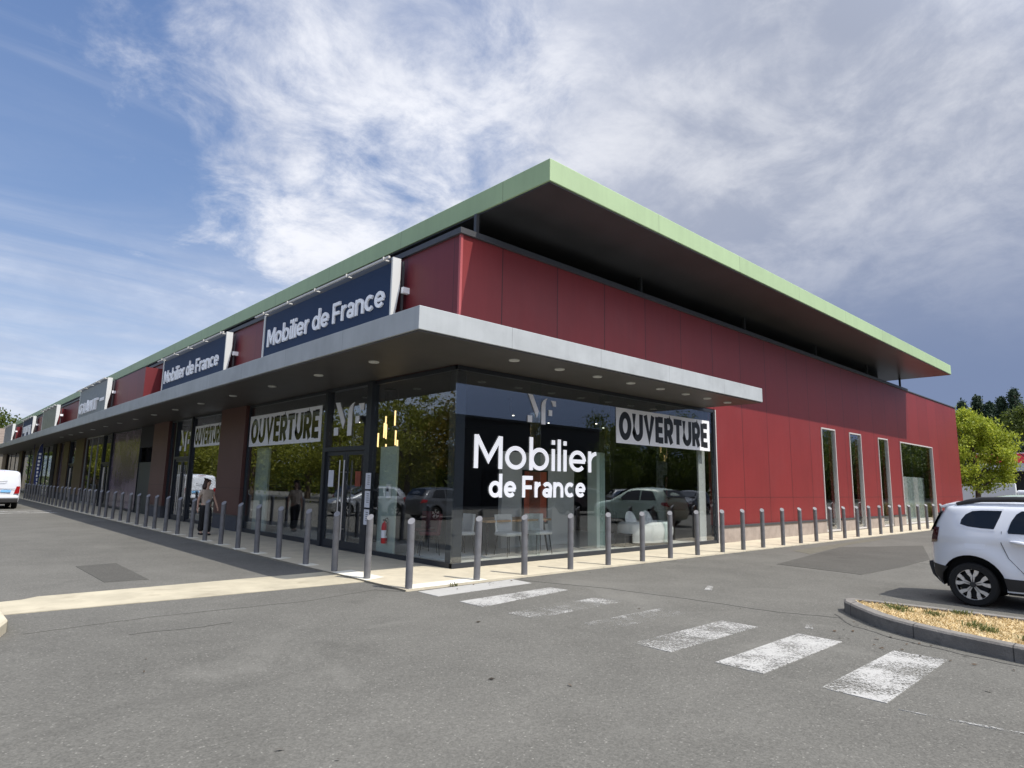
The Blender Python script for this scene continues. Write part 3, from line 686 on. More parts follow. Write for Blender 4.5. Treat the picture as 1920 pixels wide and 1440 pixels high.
# ---- inside
MB().quad((.05, .05, .075), (37.2, .05, .075), (37.2, 14, .075), (.05, 14, .075)).quad((.05, 14, .075), (14, 14, .075), (14, 82, .075), (.05, 82, .075)).build('floor', 'floor', B)
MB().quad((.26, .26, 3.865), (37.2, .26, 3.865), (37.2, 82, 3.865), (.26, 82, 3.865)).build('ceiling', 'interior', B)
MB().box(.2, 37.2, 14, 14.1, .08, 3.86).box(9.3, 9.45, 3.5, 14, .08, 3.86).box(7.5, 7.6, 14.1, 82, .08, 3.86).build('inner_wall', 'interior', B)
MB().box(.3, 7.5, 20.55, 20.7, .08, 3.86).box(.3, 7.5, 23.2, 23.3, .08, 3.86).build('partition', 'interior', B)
MB().box(2.95, 5.55, 1.9, 2.02, .08, 2.38).build('partition', 'ipanel', B)
MB().box(5.10, 5.42, .75, 1.05, .08, 2.42).build('interior_column', 'gpanel', B)
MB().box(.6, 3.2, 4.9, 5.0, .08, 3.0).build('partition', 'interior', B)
MB().box(9.05, 9.40, .25, .30, .08, 2.9).build('curtain', 'ipanel', B)
MB().box(.30, .36, 9.35, 10.30, .10, 2.55).build('display_board', 'gpanel', B)
# ================================================================ SIGNS AND LETTERING
def on_front(x, y_left, z, h, out):      # text plane of the long front: reads towards -y, stands out towards -x
    return lambda u, v, d: (x-d*out, y_left-u*h, z+v*h)
def fit(mb, width_units, plane):         # plane(u, v, d) -> point
    mb.v = [tuple(plane(*p)) for p in mb.v]; return mb
def shop_sign(label, y0, y1, x, text_parts, board, group='signs above the canopy'):
    t = thing('shop_sign', label, 'sign', (0, 0, 0), 0, group)
    MB().box(x, x+.05, y0, y1, 4.6, 6.30).build('board', board, t)
    MB().box(x-.02, x+.06, y1+.002, y1+.10, 4.55, 6.36).build('edge_post', 'cheek', t)
    MB().box(x+.001, x+.06, y0, y1, 6.302, 6.42).build('top_rail', 'coping', t)
    yc = y0-.05                          # the side cheek tapers towards its foot
    mb = MB(); P = [(x-.03, 4.30), (x+.055, 4.30), (x+.07, 5.1), (x+.175, 5.75), (x+.175, 6.40), (x-.03, 6.40)]
    mb.prism(P, y0-.06, y0-.004); mb.v = [(a, c, b) for a, b, c in mb.v]; mb.build('side_cheek', 'cheek', t)
    MB().box(x+.23, x+.28, y0-.05, y0-.01, 4.30, 6.36).build('rear_post', 'coping', t)
    MB().box(x+.2, x+.36, y0-.16, y0-.065, 5.63, 5.76).build('bracket', 'white', t)
    r = MB(); r.box(x-.17, x-.125, y0-.1, y1+.45, 6.335, 6.38)
    for k in range(5):
        yy = y0+.15+(y1-y0-.3)*k/4; r.box(x-.124, x+.03, yy-.015, yy+.015, 6.345, 6.372); r.box(x-.19, x-.105, yy-.07, yy-.04, 6.322, 6.395)
    r.build('lamp_rail', 'railm', t)
    for mb, m in text_parts: mb.build('lettering', m, t)
    return t
def mdf_text(yl, yr, x):
    mb, w = lettering('Mobilier de France', .158, .118, .30)
    s = (yl-yr)/w
    mb.v = [(x-.004-d*.045, yl-u*s, 5.36+v*.505) for u, v, d in mb.v]; return mb
shop_sign('navy shop sign nearest the corner, reading Mobilier de France in white', 1.92, 8.72, -.36, [(mdf_text(8.42, 2.14, -.36), 'letter')], 'navy')
shop_sign('navy Mobilier de France sign farther from the corner, beside the red block', 11.95, 19.1, -.36, [(mdf_text(18.82, 12.5, -.36), 'letter')], 'navy')
mb, w = lettering('GIANT', .20, .12, d=1, slant=.10); s = (33.0-28.4)/w
mb.v = [(-.955-d*.10, 32.9-u*s, 4.98+v*.56) for u, v, d in mb.v]
sm = MB().box(-.99, -.956, 26.9, 27.8, 5.33, 5.48)
shop_sign('dark grey shop sign with big slanted white GIANT letters', 26.5, 33.4, -.95, [(mb, 'letter'), (sm, 'letter')], 'greysign')
shop_sign('plain olive grey shop sign left of the second red block', 43.3, 49.6, -.72, [], 'olsign')
def block_letters(y0, y1, x, n):
    mb = MB()
    for k in range(n): mb.box(x-.05, x-.004, y0+(y1-y0)*(k+.1)/n, y0+(y1-y0)*(k+.8)/n, 4.9+.3*(k % 2), 5.75)
    return mb
shop_sign('small far sign with white lettering on a navy board beside the third red block', 55.2, 61.6, -.70, [(block_letters(56, 61, -.70, 4), 'letter')], 'navy')
shop_sign('farthest sign on the front, a white board by the left end of the building', 67, 74, -.95, [], 'greysign')

# letters and logo stuck on the glass
def decal(name, label, text, w, x0, x1, z, h, side, group=None, space=.11, mat_='letter', cat='window lettering'):
    mat_ = 'brightletter'
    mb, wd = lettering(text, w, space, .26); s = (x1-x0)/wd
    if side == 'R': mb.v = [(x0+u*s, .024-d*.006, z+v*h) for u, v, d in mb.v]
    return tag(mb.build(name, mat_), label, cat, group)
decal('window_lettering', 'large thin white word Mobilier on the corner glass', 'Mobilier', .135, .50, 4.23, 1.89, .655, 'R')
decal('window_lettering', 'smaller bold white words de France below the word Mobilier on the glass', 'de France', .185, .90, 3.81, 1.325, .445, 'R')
LOGO = [[(0, 0), (30, 2), (70, 105), (58, 147)], [(-2, 137), (27, 137), (27, 180), (-2, 180)],
        [(88, 186), (88, 62), (93, 42), (102, 28), (114, 18), (127, 13), (121, 24), (117, 40), (115, 60), (115, 186)],
        [(137, 87), (161, 87), (161, 125), (137, 125)], [(153, 24), (187, 24), (187, 61), (166, 59), (163, 42)]]
def logo(plane, label, name='window_logo'):
    mb = MB()
    for poly in LOGO:
        m = MB().prism([(x, -y) for x, y in poly], 0, 1); i = len(mb.v)
        mb.v += m.v; mb.f += [tuple(i+k for k in f) for f in m.f]
    mb.v = [tuple(plane(u/187, v/186, d)) for u, v, d in mb.v]
    return tag(mb.build(name, 'letter'), label, 'window logo', 'white logos on the glass')
logo(lambda u, v, d: (1.95+u*.86, .024-d*.006, 3.50+v*.62), 'white slashed letter logo above the word Mobilier')
logo(lambda u, v, d: (.03-d*.008, 4.85-u*1.38, 3.50+v*.84), 'white slashed letter logo above the corner double door')
logo(lambda u, v, d: (.03-d*.008, 17.3-u*1.25, 3.42+v*.82), 'white slashed letter logo above the door beyond the first brown pillar')
def banner(label, plane, letters_m):
    t = thing('window_banner', label, 'banner', (0, 0, 0), 0, 'opening banners on the shop windows')
    m = MB().box(0, 1, 0, 1, 0, 1); m.v = [tuple(plane(u, v, d)) for u, v, d in m.v]; m.build('banner_sheet', 'white', t)
    mb, w = lettering('OUVERTURE', .245, .055, d=.35)
    mb.v = [tuple(plane(.025+u/w*.95, .115+v*.77, 1.05+d)) for u, v, d in mb.v]; mb.build('lettering', letters_m, t)
banner('white OUVERTURE banner with black capitals at the right end of the corner glass', lambda u, v, d: (4.96+u*4.36, .028-d*.005, 2.63+v*.87), 'blacktext')
banner('large white OUVERTURE banner with dark capitals left of the corner double door', lambda u, v, d: (.032-d*.006, 10.30-u*4.74, 2.575+v*.925), 'blackgloss')
banner('white OUVERTURE banner on the window beyond the first brown pillar', lambda u, v, d: (.032-d*.006, 15.60-u*2.95, 2.72+v*.76), 'blackgloss')

# ================================================================ BOLLARDS
def make_bollard():
    t = thing('bollard', 'x', 'bollard')
    r = .055; n = 20; mb = MB()
    for zf in (lambda a: -.05, lambda a: .985+.045*math.cos(a-R(40))):
        for j in range(n):
            a = 2*math.pi*j/n; mb.v.append((r*math.cos(a), r*math.sin(a), zf(a)))
    for j in range(n): mb.f.append((j, (j+1) % n, n+(j+1) % n, n+j))
    mb.f.append(tuple(range(n-1, -1, -1)))
    mb.build('post', 'bollard', t, smooth=True)
    cap = MB(); cap.v = [(r*.98*math.cos(2*math.pi*j/n), r*.98*math.sin(2*math.pi*j/n), .9865+.045*math.cos(2*math.pi*j/n-R(40))) for j in range(n)]; cap.f = [tuple(range(n))]
    cap.build('slanted_cap', mat('bollard_cap', (.20, .20, .21), .5), t, merge=False)
    return t
ORD = ['first', 'second', 'third', 'fourth', 'fifth', 'sixth', 'seventh', 'eighth', 'ninth', 'tenth', 'eleventh', 'twelfth', 'thirteenth', 'fourteenth', 'fifteenth', 'sixteenth', 'seventeenth', 'eighteenth', 'nineteenth', 'twentieth',
       'twenty-first', 'twenty-second', 'twenty-third', 'twenty-fourth', 'twenty-fifth', 'twenty-sixth', 'twenty-seventh', 'twenty-eighth', 'twenty-ninth', 'thirtieth', 'thirty-first', 'thirty-second', 'thirty-third', 'thirty-fourth', 'thirty-fifth', 'thirty-sixth', 'thirty-seventh', 'thirty-eighth', 'thirty-ninth', 'fortieth']
Rx = [-1.82, -.46, .63, 1.84, 2.97, 4.08, 5.12, 6.24, 7.38, 8.42, 9.50, 10.70, 11.85, 12.95, 14.05, 15.2, 16.35, 17.5, 18.6, 19.75, 20.9, 22.0, 23.15, 24.3, 25.4, 26.5, 27.6]
Ly = [-.12, .99, 2.12, 3.36, 4.50, 5.60, 6.72, 7.88, 9.0, 10.2, 11.4, 12.6, 13.6, 14.7, 15.9, 17.05, 18.3, 19.5, 20.7, 21.9, 23.1, 24.2, 25.4, 26.6, 27.8, 29, 30.2, 31.4, 32.6, 33.8, 35, 36.2, 37.4, 38.6, 39.8, 41, 42.2, 43.4, 44.6]
bol = make_bollard()
spec = {0: 'grey bollard at the very tip of the pavement beside the zebra crossing', 1: 'grey bollard standing at the end of the pale tactile strip by the crossing',
        2: 'grey bollard before the word Mobilier, just past the end of the zebra crossing'}
first = True
bol2 = None
def putb(x, y, label, grp, foot=False):
    global first
    if first: bol.location = (x, y, .03); bol['label'] = label; bol['group'] = grp; first = False; return
    b = dup(bol2 if foot else bol, (x, y, .03), 0, label, grp); b.rotation_euler = (random.gauss(0, .009), random.gauss(0, .009), random.uniform(-.2, .2))
for i, x in enumerate(Rx):
    y = -1.30-.0065*x if x > 3 else (-1.34 if i == 0 else -1.29)
    if i in spec: lb = spec[i]
    elif x < 9.4: lb = '%s grey bollard to the right of the zebra crossing, before the corner glass' % ORD[i-2]
    elif x < 26: lb = '%s grey bollard along the plain red side wall past the glass' % ORD[i-10]
    else: lb = '%s grey bollard before the wide window of the red wall' % ORD[i-25]
    putb(x, y, lb, 'bollards along the side pavement')
for i, y in enumerate(Ly):
    if i == 2:                            # the shop-front row stands in pale concrete footings
        bol2 = dup(bol, (-1.81+.004, y, .03)); bol2['group'] = 'bollards along the shop front'; bol2['label'] = 'first shaded grey bollard from the corner along the long shop front'
        MB().prism([(-.10, -.24), (.16, -.22), (.15, .12), (-.10, .10)], .001, .008).build('footing', 'tactile', bol2)
        continue
    if i == 0: lb = 'grey bollard at the sunlit front corner of the tactile strip'
    elif i == 1: lb = 'grey bollard half in shade where the concrete strip meets the front pavement'
    else: lb = '%s shaded grey bollard from the corner along the long shop front' % ORD[i-2]
    putb(-1.81+.002*i, y, lb, 'bollards along the shop front', i > 2)
# ================================================================ FURNITURE SEEN THROUGH THE GLASS
def chair(label, loc, rz, seat, group=None):
    t = thing('dining_chair', label, 'chair', loc, rz, group)
    MB().box(-.23, .23, -.22, .22, .42, .50).build('seat', seat, t, smooth=True, bevel=.03)
    mb = MB()
    for k in range(9):
        a = R(-55+110*k/8); mb.v += [(.30*math.sin(a), -.02-.22*math.cos(a), .48), (.32*math.sin(a), -.04-.24*math.cos(a), .86)]
    for k in range(9):
        a = R(-55+110*k/8); mb.v += [(.26*math.sin(a), -.02-.18*math.cos(a), .48), (.28*math.sin(a), -.04-.20*math.cos(a), .86)]
    for k in range(8):
        i = 2*k; mb.f += [(i, i+2, i+3, i+1), (18+i, 18+i+1, 18+i+3, 18+i+2), (i+1, i+3, 18+i+3, 18+i+1), (i, 18+i, 18+i+2, i+2)]
    mb.f += [(0, 1, 19, 18), (16, 34, 35, 17)]
    mb.build('backrest', seat, t, smooth=True)
    for sx in (-1, 1):
        for sy in (-1, 1): MB().tube([(sx*.17, sy*.16, .43), (sx*.22, sy*.21, 0)], [.014, .009], 8).build('leg', 'black', t, smooth=True)
    return t
def table(label, loc, lx, ly, rz=0, h=.74):
    t = thing('dining_table', label, 'table', loc, rz)
    MB().box(-lx/2, lx/2, -ly/2, ly/2, h-.045, h).build('table_top', 'wood', t, bevel=.006)
    for sx in (-1, 1):
        for sy in (-1, 1): MB().tube([(sx*(lx/2-.16), sy*(ly/2-.12), h-.046), (sx*(lx/2-.06), sy*(ly/2-.06), 0)], [.028, .018], 8).build('leg', 'black', t, smooth=True)
    return t
FZ = .078
table('long oak dining table behind the corner glass under the white lettering', (2.6, 1.35, FZ), 2.0, .95)
chair('pale shell chair at the near left of the oak table', (2.1, .72, FZ), R(180), 'chairw', 'pale chairs at the oak table')
chair('pale shell chair at the near right of the oak table', (3.0, .70, FZ), R(172), 'chairw', 'pale chairs at the oak table')
chair('pale shell chair at the left head of the oak table', (1.35, 1.4, FZ), R(80), 'chairw', 'pale chairs at the oak table')
chair('wine red chair on the pale rug behind the front corner pane', (.75, 1.75, FZ), R(60), 'chairr', 'wine red chairs')
chair('second wine red chair farther from the corner pane', (1.25, 2.55, FZ), R(110), 'chairr', 'wine red chairs')
tag(MB().box(.45, 2.2, .9, 2.6, FZ, FZ+.012).build('rug', 'rug'), 'pale rug under the wine red chairs behind the corner pane', 'rug')
t = thing('boucle_sofa', 'round white boucle sofa close behind the glass under the opening banner', 'sofa', (7.1, .72, FZ))
mb = MB(); N = 26
prof = [(.0, .08), (.86, .08), (.95, .25), (.96, .42), (.90, .55), (.80, .60), (.66, .56), (.60, .44), (0, .43)]
for k, (r, z) in enumerate(prof):
    for j in range(N):
        a = 2*math.pi*j/N; mb.v.append((r*1.0*math.cos(a), r*.62*math.sin(a), z))
for k in range(len(prof)-1):
    for j in range(N): mb.f.append((k*N+j, k*N+(j+1) % N, (k+1)*N+(j+1) % N, (k+1)*N+j))
mb.build('seat', 'sofa', t, smooth=True)
MB().lathe([(.80, 0), (.80, .078)], 24).map(lambda x, y, z: (x, y*.6, z)).build('base', 'black', t, smooth=True)
for sx in (-.35, .38):
    mb = MB().lathe([(.02, -.07), (.18, -.05), (.24, 0), (.18, .05), (.02, .07)], 18, 'y'); mb.v = [(x+sx, y+.22+.25*(z), z+.62) for x, y, z in mb.v]; mb.build('cushion', 'sofa', t, smooth=True)
t = thing('side_table', 'small dark cube side table at the left of the white sofa', 'table', (6.0, .62, FZ))
f = MB(); f.wall(-.16, .16, 0, .30, [(-.13, .13, .03, .27)], -.16, .16, 0); f.build('frame', 'black', t); MB().box(-.17, .17, -.17, .17, .301, .315).build('table_top', 'interior', t)
t = thing('framed_poster', 'rust red framed poster on the grey partition behind the lettering', 'poster', (4.05, 1.86, .62))
MB().wall(-.44, .44, 0, 1.33, [(-.40, .40, .04, 1.29)], -.01, .035, 0).build('frame', 'black', t)
MB().box(-.399, .399, .0, .02, .041, 1.289).build('picture', 'poster', t)
t = thing('pendant_lamp', 'pendant lamp of glowing gold tubes hanging behind the corner pane', 'pendant lamp', (1.0, 3.95, 0))
MB().lathe([(.16, 3.83), (.16, 3.862)], 16).build('ceiling_plate', 'black', t)
tubes = [(-.28, 2.95, .36), (.30, 2.86, .36), (.02, 2.66, .36), (.10, 2.64, .36), (-.18, 2.48, .36), (.28, 2.44, .34), (-.42, 2.25, .34), (.24, 2.16, .36), (-.34, 2.2, .1), (.20, 1.72, .38), (.36, 1.95, .36)]
for k, (dy, z, l) in enumerate(tubes):
    g = MB().tube([(.12*math.sin(k*2.1), dy, z), (.12*math.sin(k*2.1), dy, z+l)], .019, 8).build('tube', 'gold', t)
    MB().tube([(.12*math.sin(k*2.1), dy, z+l+.001), (.12*math.sin(k*2.1), dy, 3.83)], .003, 5).build('cord', 'black', g)
for x, y in ((2.2, 3.0), (4.1, 2.9), (7.2, 2.6), (8.4, 3.3), (2.5, 8.2), (3.4, 14.2), (6.2, 3.6)):
    t = thing('ceiling_spot', 'small lit ceiling spot glowing inside the dark showroom', 'ceiling lamp', (x, y, 0), 0, 'lit spots on the showroom ceiling')
    MB().tube([(0, 0, 3.862), (0, 0, 3.55), (.05, -.06, 3.42)], .035, 10).build('housing', 'black', t); MB().lathe([(.03, 0), (.03, .012)], 12).map(lambda x, y, z: (x+.052, y-.065, z+3.40)).build('lens', 'spot', t)
t = thing('display_board', 'tall pale green grey board standing behind the glass right of the door', 'display board', (.12, 2.48, FZ))
MB().box(0, .05, -.33, .33, 0, 2.28).build('panel', 'gpanel', t, bevel=.004)
t = thing('fire_extinguisher', 'red fire extinguisher hanging low on the pale green board', 'fire extinguisher', (.055, 2.40, .30))
MB().lathe([(.0, 0), (.062, .005), (.066, .03), (.066, .36), (.05, .42), (.022, .445), (.022, .47)], 20).build('cylinder', 'redmetal', t, smooth=True)
MB().lathe([(.0665, .12), (.0665, .28)], 20).build('instruction_label', 'paper', t, smooth=True)
MB().box(-.02, .02, -.05, .05, .472, .50).tube([(0, .03, .49), (.01, -.07, .54), (.01, -.11, .50)], .010, 6).build('valve', 'black', t)
MB().tube([(0, -.03, .485), (0, -.10, .44), (0, -.105, .30), (0, -.08, .16)], .011, 8).build('hose', 'black', t, smooth=True)
for k, (z0, z1, lb) in enumerate(((1.43, 1.78, 'topmost white notice stuck on the dark jamb right of the door'), (1.03, 1.39, 'middle white notice on the dark jamb right of the door'), (.66, .99, 'lowest white notice on the dark jamb right of the door'))):
    t = thing('paper_notice', lb, 'notice', (0, 0, 0), 0, 'notices on the door jamb')
    MB().box(-.066, -.062, 2.86, 3.08, z0, z1).build('sheet', 'paper', t)
    l = MB()
    for j in range(5): l.box(-.0672, -.0664, 2.90, 2.90+.10+.04*((j*3) % 3), z1-.07-.045*j, z1-.058-.045*j)
    l.build('printed_lines', 'black', t)
t = thing('paper_notice', 'white notice taped inside the left door leaf', 'notice', (0, 0, 0), 0, 'notices on the doors')
MB().box(.012, .016, 4.72, 4.98, 1.45, 1.85).build('sheet', 'paper', t)
t = thing('paper_notice', 'rust red framed notice on the right door leaf', 'notice', (0, 0, 0), 0, 'notices on the doors')
MB().box(.012, .016, 3.45, 3.68, 1.48, 1.82).build('sheet', 'poster', t)
t = thing('wall_telephone', 'small white fitting with a black screen on the pale green board', 'intercom', (.06, 2.36, 1.25))
MB().box(0, .055, -.07, .07, 0, .30).build('housing', 'white', t, bevel=.01); MB().box(-.006, .0, -.045, .045, .14, .24).build('screen', 'black', t)

# ================================================================ VEHICLES
def dist_seg(p, a, b):
    ax, ay = a; bx, by = b; dx, dy = bx-ax, by-ay; L = dx*dx+dy*dy
    t = max(0, min(1, ((p[0]-ax)*dx+(p[1]-ay)*dy)/L)) if L else 0
    return math.hypot(p[0]-ax-t*dx, p[1]-ay-t*dy)
class CarShape:
    """side outline in the s-z plane (s forward from the rear axle); top = outline from the rear bumper's foot over the roof to the front bumper's foot"""
    def __init__(c, top, sill, arches, hw, belt, roof, tumble, taper=.16, tl=.55, rnd=.09, haunch=.03):
        c.top, c.sill, c.arches, c.hw, c.belt, c.roof, c.tumble, c.taper, c.tl, c.rnd, c.haunch = top, sill, arches, hw, belt, roof, tumble, taper, tl, rnd, haunch
        c.s0 = min(p[0] for p in top); c.s1 = max(p[0] for p in top)
    def bottom(c):
        pts = []
        for (s, z, r) in c.arches[::-1]:        # front first (running backwards)
            a0 = math.asin(max(-1, min(1, (c.sill-z)/r)))
            pts += [(s+r*math.cos(a), z+r*math.sin(a)) for a in [a0+(math.pi-2*a0)*k/18 for k in range(19)]]
        return pts
    def y(c, s, z, edge=True):
        w = c.hw
        if z > c.belt: f = (z-c.belt)/(c.roof-c.belt); w -= c.tumble*(f**1.25)
        elif z < c.belt-.45: w -= .05*((c.belt-.45-z)/.35)**2
        for d in (s-c.s0, c.s1-s):
            if d < c.tl: w -= c.taper*(1-max(d, 0)/c.tl)**2.2
        for (as_, az, ar) in c.arches:
            d = math.hypot(s-as_, z-az)
            w += c.haunch*math.exp(-((d-ar*1.12)/.11)**2)
        w += .012*math.exp(-((z-(c.belt-.06))/.035)**2)
        if edge:
            e = min(dist_seg((s, z), a, b) for a, b in zip(c.top, c.top[1:]))
            if e < c.rnd: w -= c.rnd*(1-math.sqrt(max(0, 1-((c.rnd-e)/c.rnd)**2)))
        return w
    def grid(c, poly, step=.05):
        bm = bmesh.new(); bm.faces.new([bm.verts.new((x, 0, z)) for x, z in poly])
        xs = [p[0] for p in poly]; zs = [p[1] for p in poly]
        for ax, lo, hi in ((0, min(xs), max(xs)), (2, min(zs), max(zs))):
            n = int((hi-lo)/step)
            for k in range(1, n+1):
                co = [0, 0, 0]; co[ax] = lo+k*step-.013; no = [0, 0, 0]; no[ax] = 1
                bmesh.ops.bisect_plane(bm, geom=bm.verts[:]+bm.edges[:]+bm.faces[:], plane_co=co, plane_no=no, dist=1e-5)
        bm.verts.index_update()
        v = [(q.co.x, q.co.z) for q in bm.verts]; f = [[q.index for q in fc.verts] for fc in bm.faces]; bm.free(); return v, f
    def body(c):
        mb = MB(); poly = list(c.top)+c.bottom()
        v, f = c.grid(poly)
        for sg in (1, -1):
            i = len(mb.v); mb.v += [(s, sg*c.y(s, z), z) for s, z in v]; mb.f += [tuple(i+k for k in q) for q in f]
        n = len(c.top); NS = 8; fine = []
        for a, b in zip(c.top, c.top[1:]):
            m = max(1, int(math.hypot(b[0]-a[0], b[1]-a[1])/.06))
            fine += [(a[0]+(b[0]-a[0])*k/m, a[1]+(b[1]-a[1])*k/m) for k in range(m)]
        fine.append(c.top[-1]); i = len(mb.v)
        for k, (s, z) in enumerate(fine):
            a, b = fine[max(0, k-1)], fine[min(len(fine)-1, k+1)]; L = math.hypot(b[0]-a[0], b[1]-a[1]) or 1; nx, nz = -(b[1]-a[1])/L, (b[0]-a[0])/L
            yy = c.y(s, z)
            for j in range(NS+1):
                u = 2*j/NS-1; cr = .045*(1-u*u); mb.v.append((s+nx*cr, yy*u, z+nz*cr))
        for k in range(len(fine)-1):
            for j in range(NS): a = i+k*(NS+1)+j; mb.f.append((a, a+1, a+NS+2, a+NS+1))
        return mb
    def patch(c, poly, off=.006, sides=(1, -1), edge=True, step=.07):
        mb = MB(); v, f = c.grid(poly, step)
        for sg in sides:
            i = len(mb.v); n = len(v)
            mb.v += [(s, sg*(c.y(s, z, edge)+off), z) for s, z in v]+[(s, sg*(c.y(s, z, edge)-.02), z) for s, z in v]
            mb.f += [tuple(i+k for k in q) for q in f]
            cnt = {}
            for q in f:
                for a, b in zip(q, q[1:]+q[:1]): cnt.setdefault((min(a, b), max(a, b)), []).append((a, b))
            for e, l in cnt.items():
                if len(l) == 1: a, b = l[0]; mb.f.append((i+a, i+b, i+n+b, i+n+a))
        return mb
    def sides(c, name, poly, m, parent, off=.006, edge=True, step=.07, fn=None):
        for sg in (1, -1):
            mb = c.patch(poly, off, (sg,), edge, step)
            if fn: mb.map(fn)
            mb.build(name, m, parent, smooth=True)
    def liners(c, col, parent, inner=.34):
        for (s, z, r) in c.arches:
            for sg in (1, -1):
                mb = MB(); pts = [(s+r*math.cos(a), z+r*math.sin(a)) for a in [math.asin(max(-1, (c.sill-z)/r))+(math.pi-2*math.asin(max(-1, (c.sill-z)/r)))*k/18 for k in range(19)]]
                for x, q in pts: mb.v += [(x, sg*(c.y(x, q)+.004), q), (x, sg*(c.hw-inner), q)]
                for k in range(18): a = 2*k; mb.f.append((a, a+1, a+3, a+2))
                mb.f.append(tuple(2*k+1 for k in range(19))); mb.build('wheel_arch', col, parent)
def wheel(parent, s, y, z, r, sg, spokes='fork', w=.20):
    hub = MB().lathe([(.0, -.02), (r*.60, -.02), (r*.60, .03), (0, .03)], 24, 'y').build('wheel', 'black', parent, loc=(s, y, z))
    MB().lathe([(r*.70, -w/2), (r*.92, -w/2), (r, -w/2+.03), (r, w/2-.03), (r*.92, w/2), (r*.72, w/2), (r*.70, w/2-.01)], 32, 'y').nocap().build('tyre', 'tyre', hub, smooth=True)
    mb = MB(); o = sg*(w/2-.015)
    mb.lathe([(r*.68, o-.03*sg), (r*.745, o-.03*sg), (r*.745, o+.004*sg), (r*.70, o+.006*sg)], 32, 'y'); mb.f = [f for f in mb.f if len(f) < 10]
    n = 5
    for k in range(n):
        a = 2*math.pi*k/n+.31
        for da in (-.27, .27):
            if spokes == 'fork': P = [(r*.13, a+da*.30), (r*.36, a+da*.42), (r*.54, a+da*1.0), (r*.72, a+da*1.05)]; ww = [.024, .032, .052, .06]
            else: P = [(r*.1, a), (r*.68, a+da*.6)]; ww = [.03, .03]
            for (r0, a0), (r1, a1), w0, w1 in zip(P, P[1:], ww, ww[1:]):
                p0, p1 = Vector((r0*math.cos(a0), r0*math.sin(a0))), Vector((r1*math.cos(a1), r1*math.sin(a1))); d = (p1-p0).normalized(); q = Vector((-d.y, d.x))
                c4 = [p0+q*w0*r*1.6, p0-q*w0*r*1.6, p1-q*w1*r*1.6, p1+q*w1*r*1.6]; i = len(mb.v)
                mb.v += [(v.x, o-.02*sg, v.y) for v in c4]+[(v.x, o+.006*sg, v.y) for v in c4]
                mb.f += [(i, i+1, i+2, i+3), (i+4, i+5, i+6, i+7)]+[(i+g, i+(g+1) % 4, i+4+(g+1) % 4, i+4+g) for g in range(4)]
    mb.build('rim', 'rim', hub, merge=False)
    MB().lathe([(.0, o+.008*sg), (r*.13, o+.006*sg), (r*.15, o-.02*sg)], 14, 'y').build('hub_cap', 'clad', hub, smooth=True)
    return hub
